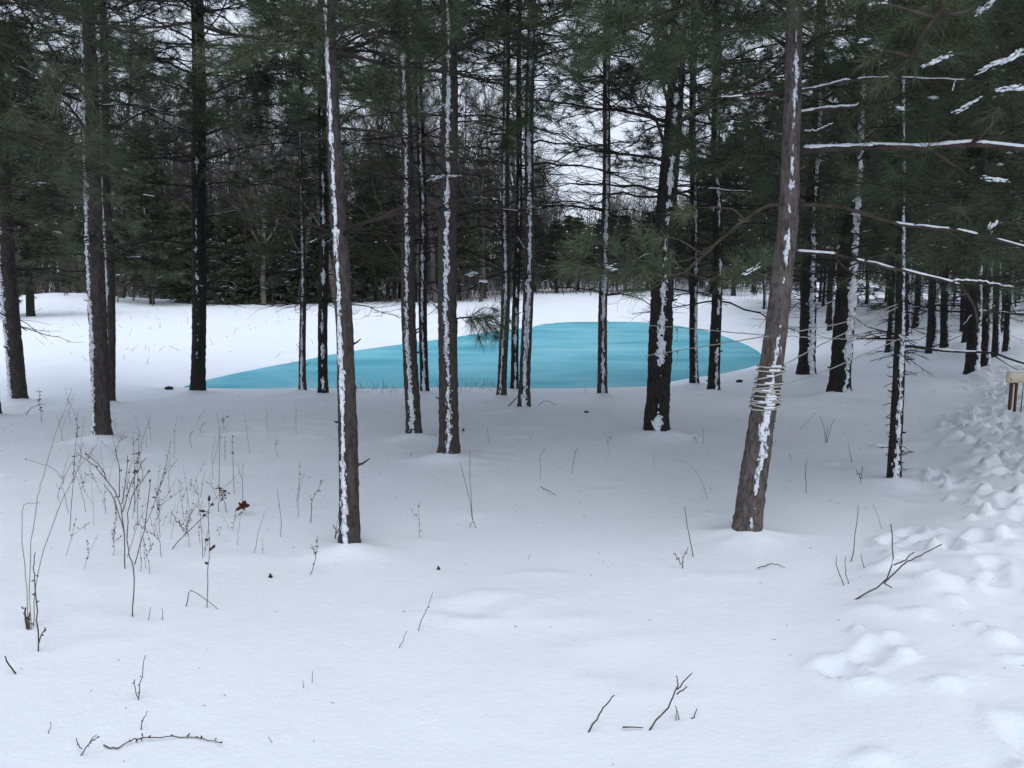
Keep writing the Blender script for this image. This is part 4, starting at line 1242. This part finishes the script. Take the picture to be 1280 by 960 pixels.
W([[(59, 921), (63, 903)]], 'tiny sprout nearest the lower left corner', r=.0018, pods=1, podr=.004, group=GW)
W([[(95, 943), (110, 930), (121, 918)], [(103, 936), (95, 924)], [(112, 928), (124, 922)]], 'small branching sprig lying left of the long low twig', r=.0024, pods=2, podr=.004, group=GW)
W([[(130, 938), (143, 942), (155, 938), (165, 931), (185, 927), (200, 927), (230, 925), (260, 930), (278, 935)]], 'long low arching twig with buds at the bottom left', name='twig', cat='twig', r=.0026, pods=16, podr=.006, flat=True)
W([[(386, 720), (395, 697), (398, 670)], [(395, 697), (390, 682)]], 'seedy sprout just left of the nearest striped pine', r=.0022, pods=8, podr=.006, group=GW)
W([[(388, 655), (389, 630), (396, 614), (405, 599)]], 'curving sprout with pods beside the nearest striped pine', pods=7, group=GW)
W([[(350, 672), (352, 650), (346, 612)]], 'thin leaning sprout between the weed patch and the nearest striped pine', r=.002, pods=4, podr=.005, group=GW)
W([[(372, 647), (373, 610), (376, 575)]], 'fine upright seedy stalk left of the nearest striped pine', r=.0018, pods=9, podr=.005, group=GW)
W([[(370, 545), (370, 520), (370, 505)]], 'dotted thin stalk near the slim young pine', r=.0015, pods=7, podr=.007, group=GW)
W([[(598, 660), (591, 652), (588, 630), (575, 577)], [(591, 652), (585, 662)], [(591, 650), (588, 610), (587, 562)]], 'upside down Y shaped twig below the thick reddish pine', r=.0024, name='twig', cat='twig')
W([[(520, 790), (529, 770), (532, 765), (541, 740)]], 'thin broken stalk in the open snow left of centre', r=.002, pods=2, podr=.005, group=GW)
W([[(496, 811), (503, 802), (508, 790)]], 'tiny sprout below the broken stalk left of centre', r=.002, group=GW)
W([[(380, 862), (379, 850)]], 'shorter of two tiny stubs in the lower snow', r=.0016, group=GW)
W([[(391, 858), (390, 838)]], 'taller of two tiny stubs in the lower snow', r=.0016, group=GW)
W([[(345, 932), (337, 920)]], 'tiny slanting stub near the bottom, left of centre', r=.0014, group=GW)
W([[(868, 697), (861, 665), (855, 634)]], 'straight stick leaning left between the two nearest trunks on the right', name='stick', cat='stick', r=.0032)
W([[(852, 712), (853, 700), (861, 684)], [(852, 706), (842, 692)]], 'small v shaped sprout at the foot of the straight stick', r=.003, pods=4, podr=.006, group=GW)
W([[(728, 917), (745, 899), (757, 882), (768, 869)]], 'straight dark stick leaning right at bottom centre', name='stick', cat='stick', r=.0036)
W([[(802, 915), (818, 904), (834, 885), (846, 862), (847, 852), (845, 845)], [(846, 862), (865, 842)], [(846, 868), (858, 858)]], 'curved stick with forked tip at bottom centre', name='stick', cat='stick', r=.0036)
W([[(778, 915), (803, 914.5)]], 'stick lying flat in front of the curved forked stick', name='stick', cat='stick', r=.003, flat=True)
W([[(853, 903), (847, 890), (844, 882)], [(846, 905), (845, 888)]], 'small inverted V twig right of the curved stick', name='twig', cat='twig', r=.0024)
W([[(858, 904), (862, 899), (868, 896), (871, 886)]], 'tiny hooked twig right of the curved stick', name='twig', cat='twig', r=.003)
W([[(1050, 755), (1075, 747), (1105, 729), (1117, 706), (1114, 655)], [(1117, 706), (1128, 702), (1142, 690)], [(1105, 729), (1133, 702), (1152, 694), (1178, 680)], [(1105, 729), (1116, 735)]], 'large forked branch sticking out of the snow on the right', name='fallen_branch', cat='branch', r=.0046)
W([[(1060, 733), (1046, 710), (1045, 694)]], 'left thin sprout behind the large forked branch', r=.0026, group=GW)
W([[(1064, 730), (1056, 712), (1057, 696)]], 'second thin sprout behind the large forked branch', r=.0024, group=GW)
W([[(1064, 703), (1068, 680), (1073, 632)]], 'tall straight stick behind the large forked branch', name='stick', cat='stick', r=.003)
W([[(1083, 713), (1076, 692)]], 'short sprout right of the tall straight stick', r=.0024, group=GW)
W([[(1104, 660), (1098, 645), (1091, 630)]], 'pale leaning stalk below the twiggy pine', r=.0018, mat_=M_weed_tan, group=GW)
W([[(1008, 617), (1007, 595), (1008, 575)]], 'upright twig with a dark tip between the leaning pine and the twiggy pine', r=.003, group=GW)
W([[(1032, 554), (1031, 538), (1025, 520)], [(1033, 554), (1034, 532)], [(1034, 553), (1038, 535), (1043, 524)]], 'fan shaped tuft of reddish stems before the snowy leaning pine', r=.003, mat_=M_twig_warm, group=GW)
W([[(1077, 606), (1075, 595), (1070, 588)], [(1076, 598), (1078, 584)]], 'small forked sprout left of the twiggy pine foot', r=.0028, pods=3, group=GW)
W([[(1067, 580), (1060, 555)]], 'slanting sprout further left of the twiggy pine', r=.0026, group=GW)
W([[(1126, 602), (1127, 590), (1128, 578)]], 'thin stem right against the foot of the twiggy pine', r=.0026, group=GW)
W([[(996, 538), (1018, 517)]], 'thin slanting stalk with dark tip right of the rope windings', r=.002, tips=1, group=GW)
W([[(947, 714), (965, 708), (981, 713)]], 'small bent twig lying right of the leaning pine foot', name='twig', cat='twig', r=.003, flat=True)
W([[(676, 611), (695, 621)]], 'short stick lying in the snow at the centre', name='stick', cat='stick', r=.003, flat=True)
W([[(675, 600), (676, 585), (674, 572), (683, 560)]], 'wispy sprout with pods right of the central pine', r=.0018, pods=4, podr=.007, group=GW)
W([[(714, 592), (717, 575), (721, 558)]], 'wispy podded sprout in front of the lone slender pine', r=.0022, pods=4, podr=.007, group=GW)
W([[(879, 556), (879, 535)]], 'lone thin stem right of the thickest pine', r=.0024, group=GW)
W([[(887, 624), (875, 595), (860, 578), (837, 572)]], 'long grass blade arching left below the thickest pine', r=.0016, mat_=M_weed_tan, group=GW)
W([[(818, 583), (817, 565)]], 'pale stem under the thickest pine', r=.0016, mat_=M_weed_tan, group=GW)
W([[(672, 507), (678, 502), (687, 501), (695, 507)]], 'low arched twig right of the central pine foot', name='twig', cat='twig', r=.005)
W([[(632, 508), (645, 498), (648, 494)]], 'dark stick leaning against the foot of the central pine', name='stick', cat='stick', r=.009)
W([[(30, 519), (38, 510), (48, 506), (58, 506)]], 'arched twig right of the leftmost full pine', name='twig', cat='twig', r=.005)
W([[(52, 527), (50, 505), (49, 485)]], 'hanging seed stalk right of the leftmost full pine', r=.003, pods=14, podr=.014, group=GW)
W([[(418, 675), (421, 664), (416, 656)], [(421, 667), (424, 660)]], 'bent dark sprig touching the foot of the nearest striped pine', r=.005, group=GW)
W([[(612, 555), (609, 535)]], 'thin stem right of the thick reddish pine', r=.002, group=GW)
W([[(510, 571), (515, 566)]], 'tiny bent stub left of the thick reddish pine', r=.005, group=GW)
W([[(660, 700), (662, 692)], ], 'tiny stub in the middle of the open snow', r=.0016, group=GW)
# finer stalks nobody could single out: scattered between the named ones
rng = RS(808)
made = 0
while made < 112:
    x = rng.normal(165, 50) if made % 2 else rng.normal(215, 100) if made < 100 else rng.uniform(480, 1050); y = rng.uniform(530, 720)
    if not (60 < x < 1060): continue
    h = rng.uniform(14, 60) * (1.0 if made < 100 else .5); lean = rng.normal(0, .28)
    W([[(x, y), (x + lean * h * .5, y - h * .5), (x + lean * h * 1.1 + rng.normal(0, 3), y - h)]] + ([[(x + lean * h * .5, y - h * .5), (x + lean * h + rng.choice([-1, 1]) * h * .25, y - h * .85)]] if rng.random() < .4 else []),
      'fine dead stalk scattered among the taller weeds' if made < 100 else 'faint wisp of dead grass in the open shaded snow', r=rng.uniform(.0011, .0018), pods=int(rng.integers(0, 7)), podr=.006, seed=made,
      mat_=M_weed if rng.random() < .7 else M_weed_tan, group_fine=True, group='fine stalks of the left weed patch' if made < 100 else 'wisps of grass in the open snow')
    made += 1

# red oak leaf
p = at(304, 632, hit(303, 642)[1] - .02)
mb = MB(); n_ = 22
a = np.linspace(0, 2 * math.pi, n_, endpoint=False)
rad = .036 * (1 + .38 * np.cos(5 * a)) * (1 + .15 * np.sin(2 * a))
rim = np.stack([rad * np.cos(a), .018 * np.sin(3 * a) - .012, rad * np.sin(a) * .85], 1)
V = np.concatenate([[[0, 0, 0]], rim, [[0, .004, 0]], rim + np.array([0, .003, 0])])
T = [(0, 1 + i, 1 + (i + 1) % n_) for i in range(n_)] + [(n_ + 1, n_ + 2 + (i + 1) % n_, n_ + 2 + i) for i in range(n_)]
Q = [(1 + i, n_ + 2 + i, n_ + 2 + (i + 1) % n_, 1 + (i + 1) % n_) for i in range(n_)]
mb.add(V, Q, T)
tag(mb.build('oak_leaf', M_leaf, loc=p, smooth=False), 'curled rust red oak leaf caught in the left weed patch', 'leaf')

# cones, stones
for (x, y, r, lab) in [(548, 713, .010, 'dark pine cone in the open snow left of centre'), (338, 722, .011, 'small dark cone left of the nearest striped pine'), (579, 539, .014, 'dark cone beside the thick reddish pine')]:
    p = hit(x, y); mb = MB(); rg = RS(int(x))
    for k in range(7):
        mb.blob((rg.uniform(-.2, .2) * r, rg.uniform(-.2, .2) * r, r * (.2 + k * .3)), r * (1 - .11 * k), r * (1 - .11 * k), r * .28, rg, None, 9, 3, .3)
    tag(mb.build('pine_cone', M_pod, loc=(p[0], p[1], gz(p[0], p[1]))), lab, 'pine cone')
for (x, y, r, lab) in [(924, 478, .045, 'dark stone in the snow by the shore right of the pond'), (733, 516, .022, 'small dark stone in the snow before the lone slender pine'), (211, 487, .05, 'dark snowy hump of litter at the left tip of the pond')]:
    p = hit(x, y); mb = MB(); mb.blob((0, 0, r * .35), r * 1.3, r, r * .7, RS(int(x)), None, 12, 7, .18)
    tag(mb.build('stone', M_stone, loc=(p[0], p[1], gz(p[0], p[1]))), lab, 'stone')


# dry shore grass and needle litter: uncountable
def shore_grass():
    rng = RS(61); mb = MB(); N = 520
    px = rng.uniform(205, 800, N); d = rng.uniform(11.6, 13.4, N)
    cl = (np.sin(px * .045) + np.sin(px * .013 + 1) + rng.normal(0, .5, N)) > .5
    px, d = px[cl], d[cl]; N = len(px)
    x = (px - 640) / F * d
    P = np.stack([x, d, ground(x, d) - .02], 1)
    D = norm(np.stack([rng.normal(0, .45, N), rng.normal(0, .3, N), np.ones(N)], 1)); L = rng.uniform(.04, .26, N)
    mb.tubes(grow(rng, P, D, L, 4, rng.normal(-.1, .2, N), .08), taper(L, 4, np.full(N, .003), np.full(N, .0012)), 3)
    tag(mb.build('shore_grass', M_weed_tan), 'sparse dry grass along the near bank of the pond', 'grass', kind='stuff')
    mb = MB(); N = 900
    x = rng.uniform(-6, 5, N); y = 2.2 + 10 * rng.random(N) ** .8
    P = np.stack([x, y, ground(x, y) + .004], 1); D = norm(np.stack([rng.normal(0, 1, N), rng.normal(0, 1, N), rng.uniform(0, .5, N)], 1)); L = rng.uniform(.006, .03, N) * np.clip(y / 6, .3, 1.3)
    mb.tubes(grow(rng, P, D, L, 3, 0 * L, .1), taper(L, 3, np.full(N, .0014), np.full(N, .0008)), 3)
    tag(mb.build('needle_litter', M_weed), 'scattered needles and bits of bark on the snow', 'litter', kind='stuff')
    mb = MB(); N = 160
    px = rng.uniform(60, 620, N); d = rng.uniform(17, 42, N); x = (px - 640) / F * d
    ok = pond_sd(x, d) > .3; x, d = x[ok], d[ok]; N = len(x)
    k = rng.random(N) < .6
    x = np.where(k, np.round(x / 3) * 3 + rng.normal(0, .25, N), x)
    P = np.stack([x, d, ground(x, d)], 1); D = norm(np.stack([rng.normal(0, .7, N), rng.normal(0, .7, N), np.ones(N)], 1)); L = rng.uniform(.06, .3, N)
    mb.tubes(grow(rng, P, D, L, 3, rng.normal(-.2, .2, N), .1), taper(L, 3, np.full(N, .006), np.full(N, .003)), 3)
    tag(mb.build('field_grass', M_weed_tan), 'scattered dead grass tufts in the open snow field', 'grass', kind='stuff')
shore_grass()

# low fallen branches crossing the plantation floor on the right
def fallen(pl, label, r0=.02, r1=.008, forks=(), snow=None):
    o = at(*pl[0]); root = empty('fallen_branch', o, label, 'branch')
    b_ = limb(pl, r0, r1, snow=snow, forks=forks, parent=root, origin=np.array(o), nt=0, mat_=M_bark_dark, seed=len(label), name='branch')
fallen([(1128, 432, 8.6), (1160, 436, 9.0), (1200, 440, 9.4), (1238, 441, 9.8), (1262, 448, 9.8), (1300, 462, 9.6)], 'long dark fallen limb crossing before the plantation trunks', .016, .01, snow=[(.2, .5)],
       forks=[[(1238, 441, 9.8), (1255, 453, 9.7), (1290, 472, 9.6)], [(1160, 436, 9.0), (1180, 428, 9.1), (1205, 418, 9.2)]])
fallen([(1122, 424, 8.0), (1090, 423, 8.3), (1070, 423, 8.4)], 'short dark limb left of the twiggy pine at rope height', .011, .005, forks=[[(1100, 423, 8.2), (1085, 415, 8.2)], [(1095, 423, 8.2), (1080, 432, 8.3)]])

# whiskers of dead twigs on the young pine, each whorl reaching both sides
rT = TR['T'][0]; oT = np.array(rT.location); dTt = oT[1]
rng = RS(909); mb = MB()
for k in range(70):
    y = rng.uniform(385, 600) if k < 42 else rng.uniform(405, 450)
    x = np.interp(y, [190, 350, 480, 603], [1127, 1124, 1121, 1117])
    c = at(x, y, dTt) - oT
    a = rng.uniform(0, 6.28); L = rng.uniform(.05, .18) if k < 42 else rng.uniform(.15, .42)
    D = np.array([[math.cos(a), math.sin(a), rng.normal(.0, .2)]])
    pth = grow(rng, c[None], D, np.array([L]), 5, np.array([rng.normal(-.15, .15)]), .07)
    mb.tubes(pth, np.linspace(.0042, .0016, 5)[None], 5)
    i2, t2, q, d2 = kids(rng, pth, 3, .3, .95, .4, 1, 0)
    mb.tubes(grow(rng, q, d2, np.full(len(q), L * .3), 3, np.zeros(len(q)), .1), np.tile([.002, .0016, .001], (len(q), 1)), 4)
mb.build('dead_twigs', M_twig, rT)

build_ground()

# ------------------------------------------------------------------ light
SUN_EL, SUN_AZ = R(64), R(165)
w = bpy.data.worlds.new('World'); sc.world = w; w.use_nodes = True
nt = w.node_tree; bg = nt.nodes['Background']
sky = nt.nodes.new('ShaderNodeTexSky'); sky.sky_type = 'NISHITA'; sky.sun_disc = False
sky.sun_elevation = SUN_EL; sky.sun_rotation = SUN_AZ
sky.air_density = 1.2; sky.dust_density = 5.0; sky.ozone_density = 1.0
hs = nt.nodes.new('ShaderNodeHueSaturation'); hs.inputs['Saturation'].default_value = .30
nt.links.new(sky.outputs['Color'], hs.inputs['Color'])
ov = nt.nodes.new('ShaderNodeMixRGB'); ov.inputs['Fac'].default_value = .75      # an even cloud layer over the sky
ov.inputs['Color2'].default_value = (5.7, 6.35, 7.5, 1)
nt.links.new(hs.outputs['Color'], ov.inputs['Color1'])
nt.links.new(ov.outputs['Color'], bg.inputs['Color'])
bg.inputs['Strength'].default_value = .12
sd = bpy.data.lights.new('sun', 'SUN'); so = bpy.data.objects.new('sun', sd); C.objects.link(so)
sd.energy = .5; sd.angle = R(40); sd.color = (1, .97, .94)
# lamp direction: sun stands behind and right of the camera
dirv = np.array([math.sin(SUN_AZ) * math.cos(SUN_EL), math.cos(SUN_AZ) * math.cos(SUN_EL), math.sin(SUN_EL)])
from mathutils import Vector
so.rotation_euler = Vector(dirv).to_track_quat('Z', 'Y').to_euler()
so.location = (0, -5, 20)

vs = sc.view_settings
vs.view_transform = 'Standard'; vs.look = 'None'; vs.exposure = 0.46; vs.gamma = 1.0; vs.use_curve_mapping = False
cy = sc.cycles
cy.max_bounces = 5; cy.diffuse_bounces = 3; cy.glossy_bounces = 2; cy.transmission_bounces = 2; cy.transparent_max_bounces = 4
cy.use_denoising = True
cy.sample_clamp_indirect = 6
